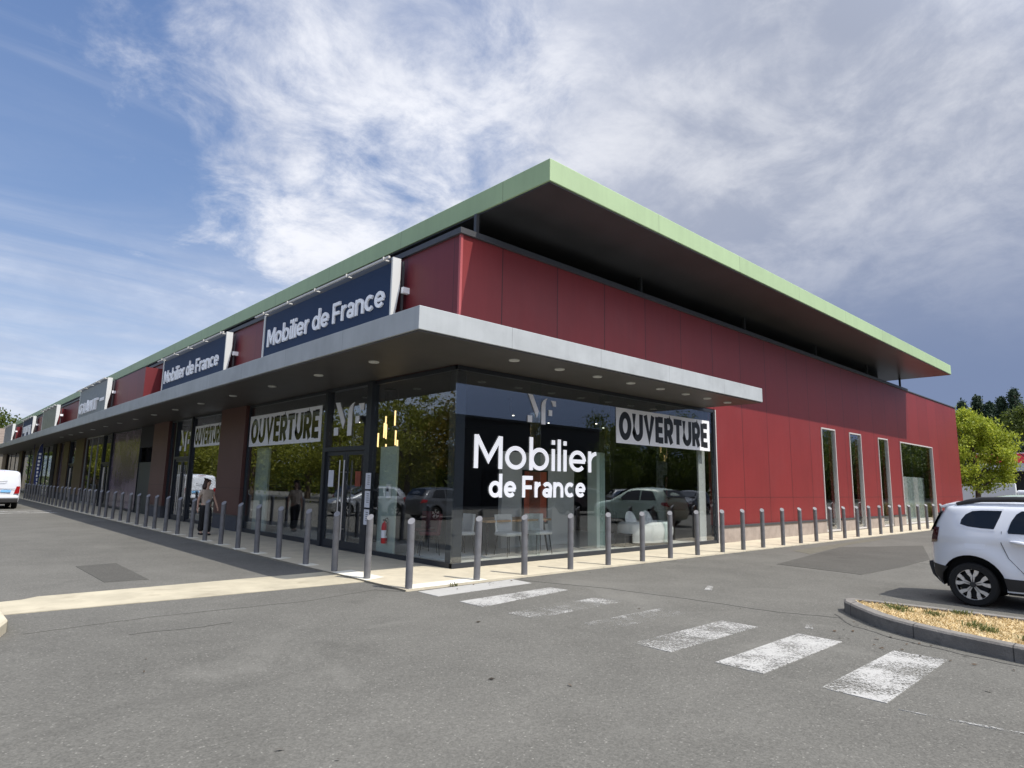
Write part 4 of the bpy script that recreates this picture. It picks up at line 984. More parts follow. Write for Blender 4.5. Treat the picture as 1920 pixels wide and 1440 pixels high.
def suv(label, loc, rz, paint, group=None, detail=True):
    top = [(-.44, .26), (-.52, .36), (-.555, .50), (-.56, .62), (-.545, .80), (-.52, .92), (-.49, 1.04), (-.43, 1.18), (-.37, 1.28), (-.325, 1.345), (-.34, 1.385), (-.25, 1.41), (0, 1.432), (.35, 1.445), (.8, 1.445), (1.2, 1.425), (1.42, 1.385), (1.75, 1.19), (2.08, 1.0), (2.3, .955), (2.75, .90), (3.0, .82), (3.09, .70), (3.12, .5), (3.10, .34), (3.02, .24)]
    c = CarShape(top, .24, [(0, .31, .395), (2.40, .31, .395)], .80, .98, 1.44, .17, taper=.30, tl=.62, rnd=.085, haunch=.028)
    t = thing('suv_car', label, 'car', loc, rz, group)
    body = c.body().build('body', paint, t, smooth=True, angle=50)
    c.sides('quarter_window', [(-.10, 1.135), (-.085, 1.20), (-.03, 1.275), (.05, 1.325), (.16, 1.338), (.40, 1.342), (.37, 1.25), (.30, 1.085), (.15, 1.09), (.0, 1.105)], 'carglass', t)
    if detail:
        c.sides('window_surround', [(-.135, 1.12), (-.115, 1.215), (-.05, 1.30), (.04, 1.352), (.16, 1.364), (.425, 1.368), (.39, 1.25), (.315, 1.058), (.15, 1.062), (.0, 1.078)], paint, t, .0035, step=.05)
    c.sides('window', [(.455, 1.065), (.50, 1.20), (.56, 1.30), (.62, 1.345), (.80, 1.35), (1.16, 1.345), (1.16, 1.03), (.46, 1.035)], 'carglass', t)
    c.sides('window', [(1.22, 1.03), (1.22, 1.342), (1.36, 1.325), (1.52, 1.245), (1.86, 1.03)], 'carglass', t)
    w = MB()
    for sg in (1,):
        P = [(1.50, 1.36, .56), (2.02, 1.045, .66)]
        w.quad((P[0][0], -P[0][2], P[0][1]+.012), (P[0][0]+.03, 0, P[0][1]+.040), (P[1][0]+.03, 0, P[1][1]+.045), (P[1][0], -P[1][2], P[1][1]+.012)); w.quad((P[0][0], P[0][2], P[0][1]+.012), (P[1][0], P[1][2], P[1][1]+.012), (P[1][0]+.03, 0, P[1][1]+.045), (P[0][0]+.03, 0, P[0][1]+.040))
    w.build('windscreen', 'carglass', t, smooth=True)
    MB().quad((-.37, -.52, 1.30), (-.505, -.58, 1.00), (-.535, 0, 1.005), (-.405, 0, 1.315)).quad((-.37, .52, 1.30), (-.405, 0, 1.315), (-.535, 0, 1.005), (-.505, .58, 1.00)).map(lambda x, y, z: (x-.022, y, z)).build('rear_window', 'carglass', t, smooth=True)
    # lower black cladding, bumpers
    c.sides('rear_bumper', [(-.44, .265), (-.515, .36), (-.548, .50), (-.548, .545), (-.30, .515), (-.375, .42), (-.40, .30), (-.40, .262)], 'clad', t, .010)
    c.sides('sill_cladding', [(.40, .262), (.37, .43), (.44, .425), (.62, .42), (.80, .32), (1.6, .30), (1.95, .43), (2.02, .43), (2.0, .262)], 'clad', t, .010)
    c.sides('front_bumper', [(2.79, .262), (2.77, .45), (3.09, .46), (3.10, .36), (3.02, .262)], 'clad', t, .010)
    MB().prism([(-.44, .26), (-.53, .36), (-.565, .50), (-.565, .55), (-.44, .55)], -.46, .46).map(lambda x, y, z: (x-.035, z, y)).build('rear_bumper', 'clad', t)
    MB().prism([(-.365, 1.352), (-.385, 1.382), (-.24, 1.428), (-.14, 1.436), (-.18, 1.39)], -.555, .555).map(lambda x, y, z: (x, z, y)).build('roof_spoiler', paint, t, smooth=True, bevel=.012)
    c.sides('tail_lamp', [(-.530, .84), (-.44, .855), (-.415, .95), (-.395, 1.07), (-.465, 1.075), (-.508, .94)], 'darklamp', t, .010, edge=False)
    c.sides('headlight', [(2.80, .70), (2.78, .84), (2.98, .80), (3.05, .74), (3.06, .70)], 'clearlamp', t, .008)
    for sg in (1, -1):
        for s0 in (.50, 1.35):
            h = MB(); yy = c.y(s0+.1, .90)
            h.tube([(s0-.02, sg*(yy+.002), .925), (s0+.03, sg*(yy+.030), .922), (s0+.11, sg*(yy+.036), .912), (s0+.17, sg*(yy+.028), .895), (s0+.20, sg*(yy+.002), .885)], [.012, .022, .026, .022, .010], 8); h.build('handle', paint, t, smooth=True)
        rl = MB(); yr = .575
        rl.tube([(-.16, sg*yr, 1.42), (-.02, sg*yr, 1.455), (.15, sg*yr, 1.490), (.55, sg*yr, 1.505), (1.0, sg*yr, 1.50), (1.25, sg*yr, 1.475), (1.36, sg*yr, 1.42)], [.020, .032, .038, .040, .038, .032, .020], 8); rl.map(lambda x, y, z: (x, y, z)); rl.build('roof_rail', 'clad', t, smooth=True)
        m = MB(); m.tube([(1.72, sg*.76, 1.04), (1.74, sg*.86, 1.06), (1.74, sg*.95, 1.07)], [.03, .08, .055], 8); m.build('mirror', 'clad', t, smooth=True)
        for s in (0, 2.40): wheel(t, s, sg*.70, .298, .298, sg)
    c.liners('black', t)
    MB().box(.39, 2.01, -.72, .72, .20, .50).box(-.40, 2.8, -.42, .42, .20, .55).build('underbody', 'black', t)
    if detail:                                          # panel gaps and filler flap
        g = MB()
        for pts in ([(.385, 1.06), (.372, .90), (.44, .70), (.60, .50), (.66, .42)], [(1.19, 1.03), (1.19, .6), (1.16, .42)]):
            for sg in (1, -1): g.tube([(s, sg*(c.y(s, z)+.0005), z) for s, z in pts], .004, 5)
        g.build('door_gap', 'black', t)
        c.patch([(-.06, .865), (-.05, .80), (.05, .795), (.17, .80), (.19, .87)], .003, (-1,), step=.05).build('filler_flap', paint, t, smooth=True)
    return t
suv('white sport utility car with black roof rails parked beyond the dry grass island', (4.56, -7.20, .004), R(-90), 'carwhite')
def van(label, loc, rz):
    top = [(-.80, .32), (-.84, .5), (-.84, .85), (-.82, 1.2), (-.78, 1.60), (-.72, 1.72), (-.5, 1.765), (.5, 1.79), (2.0, 1.775), (2.35, 1.72), (2.95, 1.22), (3.35, 1.05), (3.55, .9), (3.58, .5), (3.5, .3)]
    c = CarShape(top, .30, [(0, .31, .37), (2.72, .31, .37)], .86, 1.08, 1.78, .10, taper=.05, tl=.25, rnd=.10, haunch=.0)
    t = thing('panel_van', label, 'van', loc, rz)
    c.body().build('body', 'carwhite', t, smooth=True, angle=50)
    c.sides('window', [(2.05, 1.10), (2.05, 1.58), (2.35, 1.56), (2.80, 1.14)], 'carglass', t)
    c.sides('window', [(.95, 1.15), (.95, 1.55), (1.8, 1.57), (1.8, 1.13)], 'carglass', t)
    MB().quad((2.42, -.66, 1.69), (2.42, .66, 1.69), (2.96, .72, 1.26), (2.96, -.72, 1.26)).map(lambda x, y, z: (x+.03, y, z+.035)).build('windscreen', 'carglass', t)
    for sg in (1, -1):
        mb = MB().prism([(.60, .72), (.80, .72), (.815, 1.06), (.68, 1.06)], 0, .03); mb.v = [(-.845-d-.038*(1-(a/.86)**2), sg*a, b) for a, b, d in mb.v]; mb.build('tail_lamp', 'redlamp', t)
        MB().tube([(2.35, sg*.86, 1.12), (2.33, sg*1.0, 1.16), (2.33, sg*1.04, 1.30)], [.04, .08, .06], 8).build('mirror', 'clad', t, smooth=True)
        for s in (0, 2.72): wheel(t, s, sg*.75, .31, .31, sg, 'plain')
    MB().box(-.93, -.80, -.78, .78, .30, .50).build('rear_bumper', 'clad', t, bevel=.03)
    MB().box(-.90, -.82, -.80, .80, .502, .62).build('bumper_cover', 'carwhite', t, bevel=.02)
    MB().box(-.915, -.895, -.48, -.10, .78, .89).build('number_plate', 'plate', t)
    MB().box(-.897, -.885, -.70, .70, .935, .945).build('door_gap', 'black', t)
    MB().box(-.855, -.83, -.20, .20, 1.742, 1.765).build('brake_lamp', 'redlamp', t)
    mb = MB().tube([(-.895, -.30, 1.3), (-.93, -.25, 1.29), (-.93, .1, 1.25), (-.91, .15, 1.24)], .012, 6); mb.build('wiper', 'clad', t)
    c.liners('black', t); MB().box(.37, 2.35, -.78, .78, .22, .6).box(-.6, 3.2, -.42, .42, .22, .6).build('underbody', 'black', t)
    return t
van('white panel van seen from behind at the left edge of the car park', (-4.42, 29.6, .004), R(90))
def hatch(label, loc, rz, paint, group=None):
    top = [(-.62, .24), (-.70, .36), (-.72, .6), (-.66, .86), (-.50, 1.12), (-.28, 1.30), (0, 1.345), (.5, 1.37), (1.0, 1.355), (1.25, 1.30), (1.62, 1.08), (2.0, .90), (2.5, .82), (2.85, .72), (2.97, .58), (2.98, .36), (2.9, .22)]
    c = CarShape(top, .21, [(0, .28, .35), (2.30, .28, .35)], .77, .86, 1.37, .16, taper=.16, tl=.5, rnd=.09)
    t = thing('hatchback_car', label, 'car', loc, rz, group)
    c.body().build('body', paint, t, smooth=True, angle=50)
    c.sides('window', [(-.22, .94), (-.05, 1.20), (.06, 1.27), (.50, 1.29), (.50, .92)], 'carglass', t)
    c.sides('window', [(.56, .92), (.56, 1.29), (1.0, 1.275), (1.2, 1.21), (1.55, .91)], 'carglass', t)
    MB().quad((1.28, -.54, 1.30), (1.28, .54, 1.30), (1.86, .64, .985), (1.86, -.64, .985)).map(lambda x, y, z: (x+.03, y, z+.035)).build('windscreen', 'carglass', t)
    MB().quad((-.30, .50, 1.29), (-.30, -.50, 1.29), (-.56, -.58, 1.03), (-.56, .58, 1.03)).map(lambda x, y, z: (x-.045, y, z+.03)).build('rear_window', 'carglass', t)
    c.sides('tail_lamp', [(-.70, .72), (-.62, .88), (-.42, .86), (-.45, .76)], 'redlamp', t, .008, edge=False)
    c.sides('headlight', [(2.62, .62), (2.55, .76), (2.83, .70), (2.93, .60)], 'clearlamp', t, .008)
    for sg in (1, -1):
        MB().tube([(1.42, sg*.74, .93), (1.42, sg*.84, .95), (1.42, sg*.90, .96)], [.02, .06, .04], 8).build('mirror', paint, t, smooth=True)
        for s in (0, 2.30): wheel(t, s, sg*.67, .28, .28, sg, 'plain')
    c.liners('black', t); MB().box(.35, 1.95, -.69, .69, .18, .5).box(-.4, 2.6, -.40, .40, .18, .5).build('underbody', 'black', t)
    return t
G = 'cars parked across the car park'
hatch('small pale green car just showing its roof behind the white sport utility car', (15.6, -5.75, .004), R(-88), 'carpale').scale = (1.1, 1.1, 1.1)
suv('dark grey sport utility car parked behind the camera, mirrored in the corner glass', (19.2, -14.3, .004), R(20), 'cargrey', G, False)
hatch('silver hatchback parked behind the camera, mirrored beside the dark grey car', (26.5, -16.5, .004), R(35), 'carsilver', G)
hatch('black hatchback parked behind the camera, mirrored at the right end of the glass', (28.5, -12.0, .004), R(170), 'carblack', G)
hatch('black hatchback across the lane, mirrored in the wide front window', (-9.2, 20.5, .004), R(180), 'carblack', G)
hatch('silver hatchback across the lane, mirrored left of the double door', (-9.4, 17.2, .004), R(10), 'carsilver', G)
hatch('grey hatchback across the lane, mirrored by the first brown pillar', (-9.0, 13.6, .004), R(180), 'cargrey', G)
# ================================================================ PERSON
def skinned(name, V, E, root, m, parent, sub=2):
    names = list(V); idx = {n: i for i, n in enumerate(names)}
    me = bpy.data.meshes.new(name+'_bones'); me.from_pydata([V[n][0] for n in names], [(idx[a], idx[b]) for a, b in E], [])
    tmp = bpy.data.objects.new('tmp', me); COL.objects.link(tmp)
    tmp.modifiers.new('skin', 'SKIN').use_smooth_shade = True
    for n in names:
        sv = me.skin_vertices[0].data[idx[n]]; r = V[n][1]; sv.radius = (r, r) if not isinstance(r, tuple) else r; sv.use_root = n == root
    s = tmp.modifiers.new('sub', 'SUBSURF'); s.levels = sub; s.render_levels = sub
    dg = bpy.context.evaluated_depsgraph_get(); ev = tmp.evaluated_get(dg)
    out = bpy.data.meshes.new_from_object(ev); out.name = name
    bpy.data.objects.remove(tmp); bpy.data.meshes.remove(me)
    for p in out.polygons: p.use_smooth = True
    out.materials.clear()
    return link(name, out, m, parent)
def woman():
    t = thing('person', 'woman in a taupe top and black trousers walking on the shaded pavement', 'person', (-1.27, 9.65, .032), R(6))
    # local frame: she faces -Y; x>0 is her left
    hx, hy = math.sin(R(38)), -math.cos(R(38))           # where her head looks
    V = {'pelvis': ((0, 0, .80), (.135, .10)), 'waist': ((0, 0, .95), (.105, .08)), 'chest': ((0, .0, 1.12), (.125, .095)), 'neckb': ((0, .01, 1.26), .07), 'neck': ((0, .0, 1.32), .045),
         'jaw': ((.01, -.015, 1.375), (.052, .055)), 'head': ((0, 0, 1.44), (.070, .082)), 'crown': ((0, .005, 1.51), (.058, .066)),
         'nose': ((hx*.10, hy*.10, 1.425), .011)}
    E = [('pelvis', 'waist'), ('waist', 'chest'), ('chest', 'neckb'), ('neckb', 'neck'), ('neck', 'jaw'), ('jaw', 'head'), ('head', 'crown'), ('head', 'nose')]
    for sg, n, el, wr, kn, an in ((1, 'l', (.225, -.02, .99), (.262, -.11, .79), (.065, -.07, .44), (.06, -.10, .075)), (-1, 'r', (-.195, .05, .98), (-.212, .03, .76), (-.06, .03, .43), (-.055, .11, .10))):
        V['sh'+n] = ((sg*.138, .01, 1.215), .046); V['el'+n] = (el, .036); V['wr'+n] = (wr, .024)
        e, w = Vector(el), Vector(wr); d = (w-e).normalized(); pm = w+d*.05; V['pm'+n] = (tuple(pm), (.030, .016))
        E += [('chest', 'sh'+n), ('sh'+n, 'el'+n), ('el'+n, 'wr'+n), ('wr'+n, 'pm'+n)]
        for k in range(4):
            off = Vector((0, -.024+.016*k, 0)); L = (.060, .072, .068, .052)[k]
            a = pm+d*.028+off; b = a+d*L*.55+Vector((-sg*.006, 0, 0)); c = b+d*L*.45+Vector((-sg*.014, 0, 0))
            for q, v, r in (('a', a, .0085), ('b', b, .008), ('c', c, .0065)): V['f%s%d%s' % (n, k, q)] = (tuple(v), r)
            E += [('pm'+n, 'f%s%da' % (n, k)), ('f%s%da' % (n, k), 'f%s%db' % (n, k)), ('f%s%db' % (n, k), 'f%s%dc' % (n, k))]
        a = w+d*.022+Vector((0, -.026, 0)); b = a+d*.03+Vector((0, -.018, 0)); V['t'+n+'a'] = (tuple(a), .010); V['t'+n+'b'] = (tuple(b), .008); E += [('wr'+n, 't'+n+'a'), ('t'+n+'a', 't'+n+'b')]
        V['hp'+n] = ((sg*.085, 0, .76), .085); V['kn'+n] = (kn, .055); V['an'+n] = (an, .034); V['to'+n] = ((an[0]+.01*sg, an[1]-.13, .035 if sg > 0 else .03), .030)
        E += [('pelvis', 'hp'+n), ('hp'+n, 'kn'+n), ('kn'+n, 'an'+n), ('an'+n, 'to'+n)]
    skinned('body', V, E, 'pelvis', 'skin', t)
    # top with short sleeves
    T = {'hem': ((0, 0, .815), (.152, .12)), 'w': ((0, 0, .95), (.128, .102)), 'c': ((0, 0, 1.11), (.148, .115)), 'n': ((0, .01, 1.255), (.085, .075))}
    TE = [('hem', 'w'), ('w', 'c'), ('c', 'n')]
    for sg, n, el in ((1, 'l', (.225, -.02, .99)), (-1, 'r', (-.195, .05, .98))):
        s = Vector((sg*.142, .01, 1.205)); e = Vector(el); T['s'+n] = (tuple(s), .060); T['e'+n] = (tuple(s.lerp(e, .60)), .054); TE += [('c', 's'+n), ('s'+n, 'e'+n)]
    skinned('top', T, TE, 'w', 'top', t)
    P = {'b': ((0, 0, .80), (.158, .122)), 'b2': ((0, 0, .87), (.14, .105))}; PE = [('b2', 'b')]
    for sg, n, kn, an in ((1, 'l', (.065, -.07, .44), (.06, -.10, .06)), (-1, 'r', (-.06, .03, .43), (-.055, .11, .09))):
        P['h'+n] = ((sg*.085, 0, .72), .105); P['k'+n] = (kn, .085); P['a'+n] = (an, .088); PE += [('b', 'h'+n), ('h'+n, 'k'+n), ('k'+n, 'a'+n)]
    skinned('trousers', P, PE, 'b', 'trouser', t)
    H = {'top': ((-hx*.01, -hy*.01, 1.525), (.076, .082)), 'back': ((-hx*.042, -hy*.042, 1.46), (.088, .084)), 'low': ((-hx*.065, -hy*.065, 1.35), (.118, .088)), 'tip': ((-hx*.075, -hy*.075, 1.215), (.112, .068))}
    skinned('hair', H, [('top', 'back'), ('back', 'low'), ('low', 'tip')], 'back', 'hair', t)
    f = Vector((hx, hy, 0)); s = Vector((-hy, hx, 0))
    for sg in (-1, 1):
        c = f*.078+s*.028*sg+Vector((0, 0, 1.448)); MB().lathe([(0, -.004), (.010, 0), (0, .004)], 8).map(lambda x, y, z: (x+c.x, y+c.y, z+c.z)).build('eye', 'black', t)
    c = f*.072+Vector((.0, 0, 1.392)); MB().box(-.02, .02, -.008, .008, -.005, .005).map(lambda x, y, z: (c.x+s.x*x+f.x*y, c.y+s.y*x+f.y*y, c.z+z)).build('mouth', mat('lips', (.35, .10, .09), .5), t)
    for n, an, z in (('l', (.06, -.10), .0), ('r', (-.055, .11), .0)):
        mb = MB().box(an[0]-.042, an[0]+.042, an[1]-.14, an[1]+.05, z, z+.055); mb.build('shoe', 'black', t, smooth=True, bevel=.02)
woman()

# ================================================================ TREES
def crown_mesh(name, m, n, shape, leaf, clumps, parent, seed):
    """many leaf-sized faces gathered in clumps spread through the crown: shape(rng) -> clump centre and radius"""
    rng = random.Random(seed); mb = MB(); cs = [shape(rng) for _ in range(clumps)]
    for k in range(n):
        c, r = cs[k % clumps]
        p = Vector((rng.gauss(0, .5), rng.gauss(0, .5), rng.gauss(0, .42)))*r+c
        a = Vector((rng.uniform(-1, 1), rng.uniform(-1, 1), rng.uniform(-.5, .9))).normalized(); b = a.orthogonal().normalized(); b.rotate(Matrix.Rotation(rng.uniform(0, 6.28), 3, a)); e = a.cross(b)
        L = leaf*rng.uniform(.6, 1.3); W = L*rng.uniform(.4, .6)
        mb.quad(p-b*L*.5, p-b*L*.05+e*W*.5, p+b*L*.5, p-b*L*.05-e*W*.5)
    return mb.build(name, m, parent, merge=False)
def trunk_mesh(h, r, limbs, spread, parent, seed, m='bark', base=.0):
    rng = random.Random(seed); mb = MB()
    pts = [(0, 0, 0)]; x = y = 0
    for k in range(1, 7): x += rng.uniform(-.04, .04)*h*.2; y += rng.uniform(-.04, .04)*h*.2; pts.append((x, y, h*k/6))
    mb.tube(pts, [r*(1.25-.17*k) for k in range(7)], 9)
    for k in range(limbs):
        f = rng.uniform(.38, .9); q = pts[int(f*6)]; a = rng.uniform(0, 6.28); L = spread*rng.uniform(.5, .95)
        mb.tube([q, (q[0]+math.cos(a)*L*.45, q[1]+math.sin(a)*L*.45, q[2]+L*.35), (q[0]+math.cos(a)*L, q[1]+math.sin(a)*L, q[2]+L*.75)], [r*.42, r*.26, r*.06], 6)
    return mb.build('trunk', m, parent, smooth=True)
def round_tree(label, loc, H, cr, ct, leafm, seed, n=9000, leaf=.2, clumps=90, group=None, cat='tree', name='broadleaf_tree', squash=1.0):
    t = thing(name, label, cat, loc, 0, group); zc = (H+ct)/2; rz = (H-ct)/2
    def shape(g):
        while True:
            v = Vector((g.uniform(-1, 1), g.uniform(-1, 1), g.uniform(-1, 1)))
            if .25 < v.length < 1: break
        w = 1-.35*max(0, v.z)+g.uniform(-.12, .16)
        return Vector((v.x*cr*w, v.y*cr*w, zc+v.z*rz*g.uniform(.85, 1.05))), cr*g.uniform(.16, .30)
    crown_mesh('crown', leafm, n, shape, leaf, clumps, t, seed); trunk_mesh(ct+(H-ct)*.62, H*.022, 9, cr, t, seed+1)
    return t
def conifer(label, loc, H, cr, leafm, seed, n=7000, group=None):
    t = thing('conifer_tree', label, 'tree', loc, 0, group)
    def shape(g):
        f = g.random()**.75; a = g.uniform(0, 6.28); rr = cr*(1.02-f)*g.uniform(.25, 1.0)*(.75+.25*math.sin(f*30+a*2))
        return Vector((rr*math.cos(a), rr*math.sin(a), H*(.10+.89*f)-rr*.18)), cr*(.10+.22*(1-f))
    crown_mesh('crown', leafm, n, shape, .26, 170, t, seed); trunk_mesh(H*.95, H*.018, 5, cr*.4, t, seed+1)
    return t
# beyond the right end of the building
round_tree('bright lime green tree just past the far end of the red wall', (43.4, .42, 0), 7.25, 2.1, 1.35, 'leafy', 11, 17000, .19, 80)
for k, (x, y, H, cr) in enumerate(((76, 7.5, 11.4, 3.2), (76.5, 6.2, 11.9, 3.0), (76, 5.1, 11.0, 3.4), (77, 4.2, 11.7, 3.3), (76.5, 3.0, 12.4, 3.4), (75, 8.6, 10.0, 3.0))):
    conifer(['dark conifer with twin tips behind the lime green tree', 'tall dark conifer right of the twin tipped one', 'broad dark conifer filling the gap above the red banded shop', 'dark conifer behind the red banded shop', 'dark conifer cut by the right edge of the photo', 'lower dark conifer peeping out beside the red wall'][k], (x, y, 0), H, cr, 'leafd', 40+k, 13000, 'dark conifers behind the shops')
round_tree('mid green tree with light boughs at the right edge in front of the conifers', (57, -.9, 0), 9.0, 1.9, 5.4, 'leafm', 61, 6000, .22, 70)
t = thing('red_banded_shop', 'low shop with a red band over a white canopy behind the lime green tree', 'building', (62, -.5, 0))
MB().box(0, 12, -.4, 3.9, 0, 4.1).build('wall', 'blddark', t); MB().box(-.6, 12.4, -.8, 4.3, 4.91, 5.0).build('roof', 'bldwhite', t)
MB().box(-.7, 12.5, -.9, 4.4, 4.11, 4.90).build('red_band', 'bldred', t); MB().box(-3.4, -.75, -.9, 4.4, 3.4, 4.0).build('canopy', 'bldwhite', t)
for y in (-.6, 3.8): MB().box(-3.2, -3.05, y, y+.15, 0, 3.4).build('post', 'blddark', t)
van2 = thing('delivery_truck', 'white truck parked under the lime green tree', 'truck', (52, 2.4, 0), R(8))
MB().box(0, 2.0, -2.6, 1.4, .55, 2.3).build('cargo_box', 'bldwhite', van2, bevel=.05); MB().box(.1, 1.9, -4.2, -2.62, .45, 1.8).build('cab', 'carwhite', van2, bevel=.15); MB().box(.08, .12, -3.9, -3.1, 1.15, 1.65).build('window', 'carglass', van2)
for y in (-3.6, .3): wheel(van2, .2, 0, .38, .38, -1, 'plain').location = (.12, y, .38)
for w_ in [o for o in van2.children if o.name.startswith('wheel')]: w_.rotation_euler = (0, 0, R(90))
hatch('silver hatchback parked under the right hand boughs of the lime green tree', (49.5, -3.2, .004), R(95), 'carsilver')
t = thing('ornamental_grass', 'low clump of straw coloured plume grass before the truck', 'shrub', (40.5, -1.9, 0))
rng = random.Random(3); mb = MB()
for k in range(1500):
    a = rng.uniform(0, 6.28); L = rng.uniform(.5, 1.15); b = rng.uniform(.1, .8); x0, y0 = rng.gauss(0, .8), rng.gauss(0, .5); d = Vector((math.cos(a)*b, math.sin(a)*b, 1)).normalized()*L; q = Vector((-d.y, d.x, 0)).normalized()*.02
    P = Vector((x0, y0, 0)); mb.quad(P-q, P+q, P+d*.7+q*.7, P+d-Vector((0, 0, L*.15)))
mb.build('blades', 'ledgrass', t, merge=False)
c = dup(t, (39.2, -3.6, 0), 1.2, 'second straw coloured plume grass clump nearer the right edge')
# left end: trees and a house beyond the end of the building
round_tree('pale green tree rising beyond the left end of the building', (.2, 98, 0), 9.9, 4.0, 3, 'leafm', 71, 8000, .34, 90)
round_tree('second pale green tree at the left edge beyond the roofs', (-4.6, 104, 0), 10.2, 3.8, 3, 'leafm', 72, 7000, .34, 80)
t = thing('far_house', 'far house with a brown tiled roof beyond the left end of the building', 'house', (-4, 90, 0))
MB().box(-6, 5.5, 0, 7, 0, 4.4).build('wall', 'bldwall', t)
mb = MB(); mb.v = [(-6.4, -.4, 4.4), (5.9, -.4, 4.4), (5.9, 7.4, 4.4), (-6.4, 7.4, 4.4), (-5, 3.5, 7.4), (4.8, 3.5, 7.4)]; mb.f = [(0, 1, 5, 4), (2, 3, 4, 5), (1, 2, 5), (3, 0, 4), (3, 2, 1, 0)]; mb.build('roof', 'roofgrey', t)
# feather flags on the pavement
def flag(label, loc, m, rz, letters):
    t = thing('feather_flag', label, 'flag', loc, rz, 'feather flags on the pavement')
    MB().tube([(0, 0, 0), (0, 0, 2.6), (.06, 0, 3.2), (.22, 0, 3.62), (.48, 0, 3.80)], [.018, .014, .012, .009, .006], 8).build('pole', 'steel', t, smooth=True)
    L = [(0.02, z) for z in (.45, 1.2, 1.9, 2.6)]+[(.07, 3.15), (.22, 3.58), (.45, 3.78)]; Rr = [(.30, .62), (.44, 1.2), (.50, 1.9), (.53, 2.6), (.54, 3.15), (.52, 3.5), (.48, 3.77)]
    mb = MB(); n = 5
    for (x0, z0), (x1, z1) in zip(L, Rr):
        for k in range(n+1): u = k/n; mb.v.append((x0+(x1-x0)*u, .05*math.sin(u*5+z0*1.3)*u, z0+(z1-z0)*u))
    for a in range(len(L)-1):
        for k in range(n): i = a*(n+1)+k; mb.f.append((i, i+1, i+n+2, i+n+1))
    o = mb.build('cloth', m, t, smooth=True); s = o.modifiers.new('solid', 'SOLIDIFY'); s.thickness = .006
    if letters:
        mb = MB()
        for k in range(9): z = .95+.25*k; mb.box(.22, .40, -.10, .10, z, z+.15)
        mb.v = [(x, (y/.10)*.012+.05*math.sin((x/.66)*5+z*1.3)*(x/.66), z) for x, y, z in mb.v]; mb.build('lettering', 'white', t)
    MB().lathe([(.22, 0), (.22, .03), (.04, .05)], 16).build('base', 'black', t)
flag('navy feather flag with white lettering on the pavement near the van', (-1.25, 45.5, .032), 'flag', R(-62), True)
flag('lilac feather flag just behind the navy one', (-1.1, 48.3, .032), 'flagb', R(-100), False)

# ================================================================ THE OTHER SIDE OF THE CAR PARK (mirrored in the shop windows)
G = 'trees across the car park'
def refl_trees():
    a = round_tree('sunlit olive green tree across the car park, mirrored by the brown pillar', (-12, 41, 0), 8.2, 3.6, .9, 'leafw', 81, 8000, .26, 90, G)
    for k, (x, y, s, z, lb) in enumerate(((-9.5, 50, .95, 0, 'mirrored in the door bay past the pillar'), (-15, 33, .9, 0, 'mirrored in the wide banner window'), (-19, 30, 1.1, 0, 'mirrored at the left of the double door'), (-8, 60, 1.05, 0, 'mirrored far along the front'))):
        d = dup(a, (x, y, z), k*1.3+.4, 'green tree across the car park, '+lb, G); d.scale = (s, s, s)
    b = round_tree('rusty olive tree across the car park, mirrored in the corner pane', (-21, 25.5, 0), 8.2, 3.8, 1.2, 'leafo', 82, 8000, .26, 90, G)
    conifer('tall conifer across the car park, mirrored in the corner pane', (-25, 30, 0), 10.2, 2.6, 'leafd', 83, 5000, G)
    d = dup(b, (-27, 23, 0), 2.0, 'wide olive tree across the car park, mirrored at the corner', G)
    # south side
    c = round_tree('leafy tree south of the car park, mirrored over the opening banner', (40, -29, 0), 8.0, 3.6, .6, 'leafm', 84, 9000, .28, 95, G)
    n = 0
    for (x, y, sc_, lb) in ((33.5, -23.2, .62, 'small one beside the dark warehouse'), (27.5, -23.4, .5, 'smallest one before the dark warehouse'), (46.5, -30.5, 1.05, 'mirrored at the right end of the corner glass'), (52, -27, .92, 'mirrored beside the right end of the corner glass'), (58, -31, 1.2, 'mirrored in the first narrow window'), (64, -27, 1.0, 'mirrored behind the first narrow window'), (70, -30, 1.25, 'mirrored in the second narrow window'), (77, -27, 1.1, 'mirrored in the third narrow window'),
                       (85, -30, 1.3, 'mirrored at the left of the wide window'), (93, -28, 1.2, 'mirrored in the middle of the wide window'), (101, -31, 1.35, 'mirrored at the right of the wide window'), (110, -27, 1.3, 'past the right end of the wide window'), (121, -31, 1.7, 'first of the tall ones far down the row'), (131, -28, 1.8, 'second of the tall ones far down the row'), (142, -31, 1.9, 'third of the tall ones far down the row'), (154, -28, 2.0, 'fourth of the tall ones far down the row'), (167, -31, 2.1, 'last of the row')):
        n += 1; w = dup(c, (x, y, 0), n*1.1+.7, 'leafy tree south of the car park, '+lb, G); w.scale = (sc_*1.15, sc_*1.15, sc_)
    # west side: a closed row behind the parked cars
    for k, (x, y, sc_, lb) in enumerate(((-22, 36, 1.0, 'filling the row behind the silver hatchback'), (-18, 44, 1.05, 'filling the row behind the grey hatchback'), (-15, 53, 1.1, 'between the second banner and the pillar'), (-13, 62, 1.1, 'mirrored in the mauve film window'), (-14, 72, 1.2, 'mirrored by the service door'), (-13, 83, 1.2, 'mirrored in the framed windows'),
                       (-12, 95, 1.3, 'mirrored by the bronze pillars'), (-12, 108, 1.4, 'mirrored by the black pillar'), (-13, 124, 1.6, 'mirrored in the far windows'), (-26, 20, 1.0, 'near the lamp post, mirrored at the corner'))):
        w = dup(a, (x, y, 0), k*.9+.2, 'green tree across the car park, '+lb, G); w.scale = (sc_*1.2, sc_*1.2, sc_)
refl_trees()
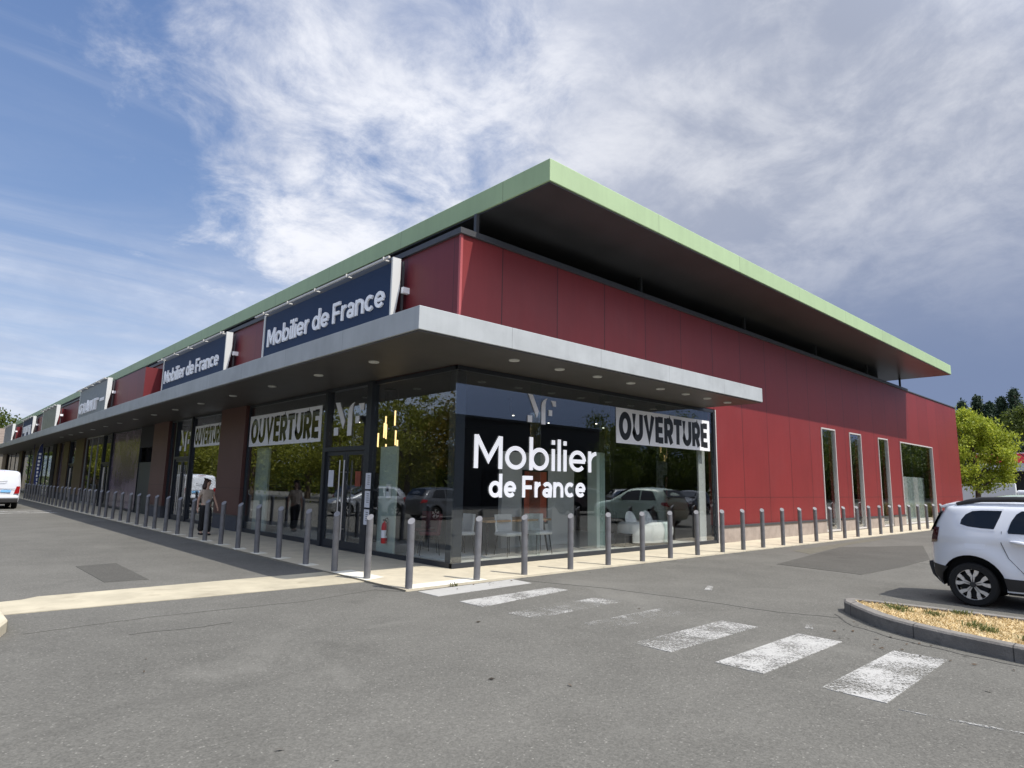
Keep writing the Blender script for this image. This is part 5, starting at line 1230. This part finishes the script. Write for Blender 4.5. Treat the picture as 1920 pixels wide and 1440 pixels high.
def hedge(label, x0, x1, y0, y1, h, n, seed):
    t = thing('hedge', label, 'hedge', (0, 0, 0), 0, 'hedges round the car park'); g = random.Random(seed); mb = MB()
    for k in range(n):
        p = Vector((g.uniform(x0, x1), g.uniform(y0, y1), h*(1-g.random()**1.6)*g.uniform(.8, 1.15)))
        a = Vector((g.uniform(-1, 1), g.uniform(-1, 1), g.uniform(-.3, 1))).normalized(); b = a.orthogonal().normalized(); e_ = a.cross(b); L = g.uniform(.25, .5)
        mb.quad(p-b*L, p+e_*L*.5, p+b*L, p-e_*L*.5)
    mb.build('foliage', 'leafm', t, merge=False)
    MB().box(x0+(x1-x0)*.3, x1-(x1-x0)*.3, y0+.3, y1-.3, 0, h*.72).build('branches', 'bark', t)
hedge('long clipped hedge west of the car park, mirrored in the long front', -32, -30, 8, 150, 3.4, 15000, 5)
hedge('short tall hedge beyond the left end of the building', -14, -2.6, 85, 87, 4.2, 3500, 8)
hedge('long clipped hedge south of the car park, mirrored in the side windows', 36, 180, -36, -34, 3.6, 14000, 6)
t = thing('dark_warehouse', 'dark flat roofed warehouse south of the car park, mirrored behind the lettering', 'building', (2, -37, 0))
MB().box(0, 33, 0, 12, 0, 6.1).build('wall', 'blddark', t); MB().box(-.2, 33.2, -.2, 12.2, 6.102, 6.3).build('roof', 'blddark', t)
for k in range(5): MB().box(2+6*k, 4.5+6*k, 12.001, 12.06, .02, 2.6).build('door', 'interior', t)
def lamp(label, loc):
    t = thing('street_lamp', label, 'street lamp', loc, 0, 'lamp posts in the car park')
    MB().lathe([(.09, 0), (.075, .6), (.045, 5.0)], 12).build('pole', 'darkframe', t, smooth=True)
    MB().lathe([(.05, 5.0), (.10, 5.05), (.36, 5.34), (.40, 5.36), (.40, 5.40), (.0, 5.42)], 20).build('lamp_head', 'darkframe', t, smooth=True)
    return t
l = lamp('bowl topped lamp post mirrored beside the white logo on the corner glass', (8.2, -21.5, 0))
dup(l, (-11.8, 24, 0), 0, 'bowl topped lamp post mirrored behind the logo over the door', 'lamp posts in the car park')

mb = MB(); rng = random.Random(9)
for k in range(165):
    if k < 90: x, y, z = rng.uniform(-1.8, 24), -1.48-abs(rng.gauss(0, .12)), .012
    elif k < 140: x, y, z = rng.uniform(.2, 1.6)-.3, rng.uniform(-9, -6.4), .012
    else: x, y, z = rng.uniform(-6.5, 6), rng.uniform(-8.5, -1.6), .012
    a = rng.uniform(0, 6.28); L = rng.uniform(.012, .035); w = L*.45; u = Vector((math.cos(a), math.sin(a), 0)); v = Vector((-u.y, u.x, 0)); p = Vector((x, y, z))
    mb.quad(p-u*L, p+v*w+Vector((0, 0, .008)), p+u*L+Vector((0, 0, .006)), p-v*w)
kind(mb.build('leaf_litter', leaf_mat('dead_leaf', (.10, .06, .03), (.035, .028, .02), .05), merge=False), 'stuff')
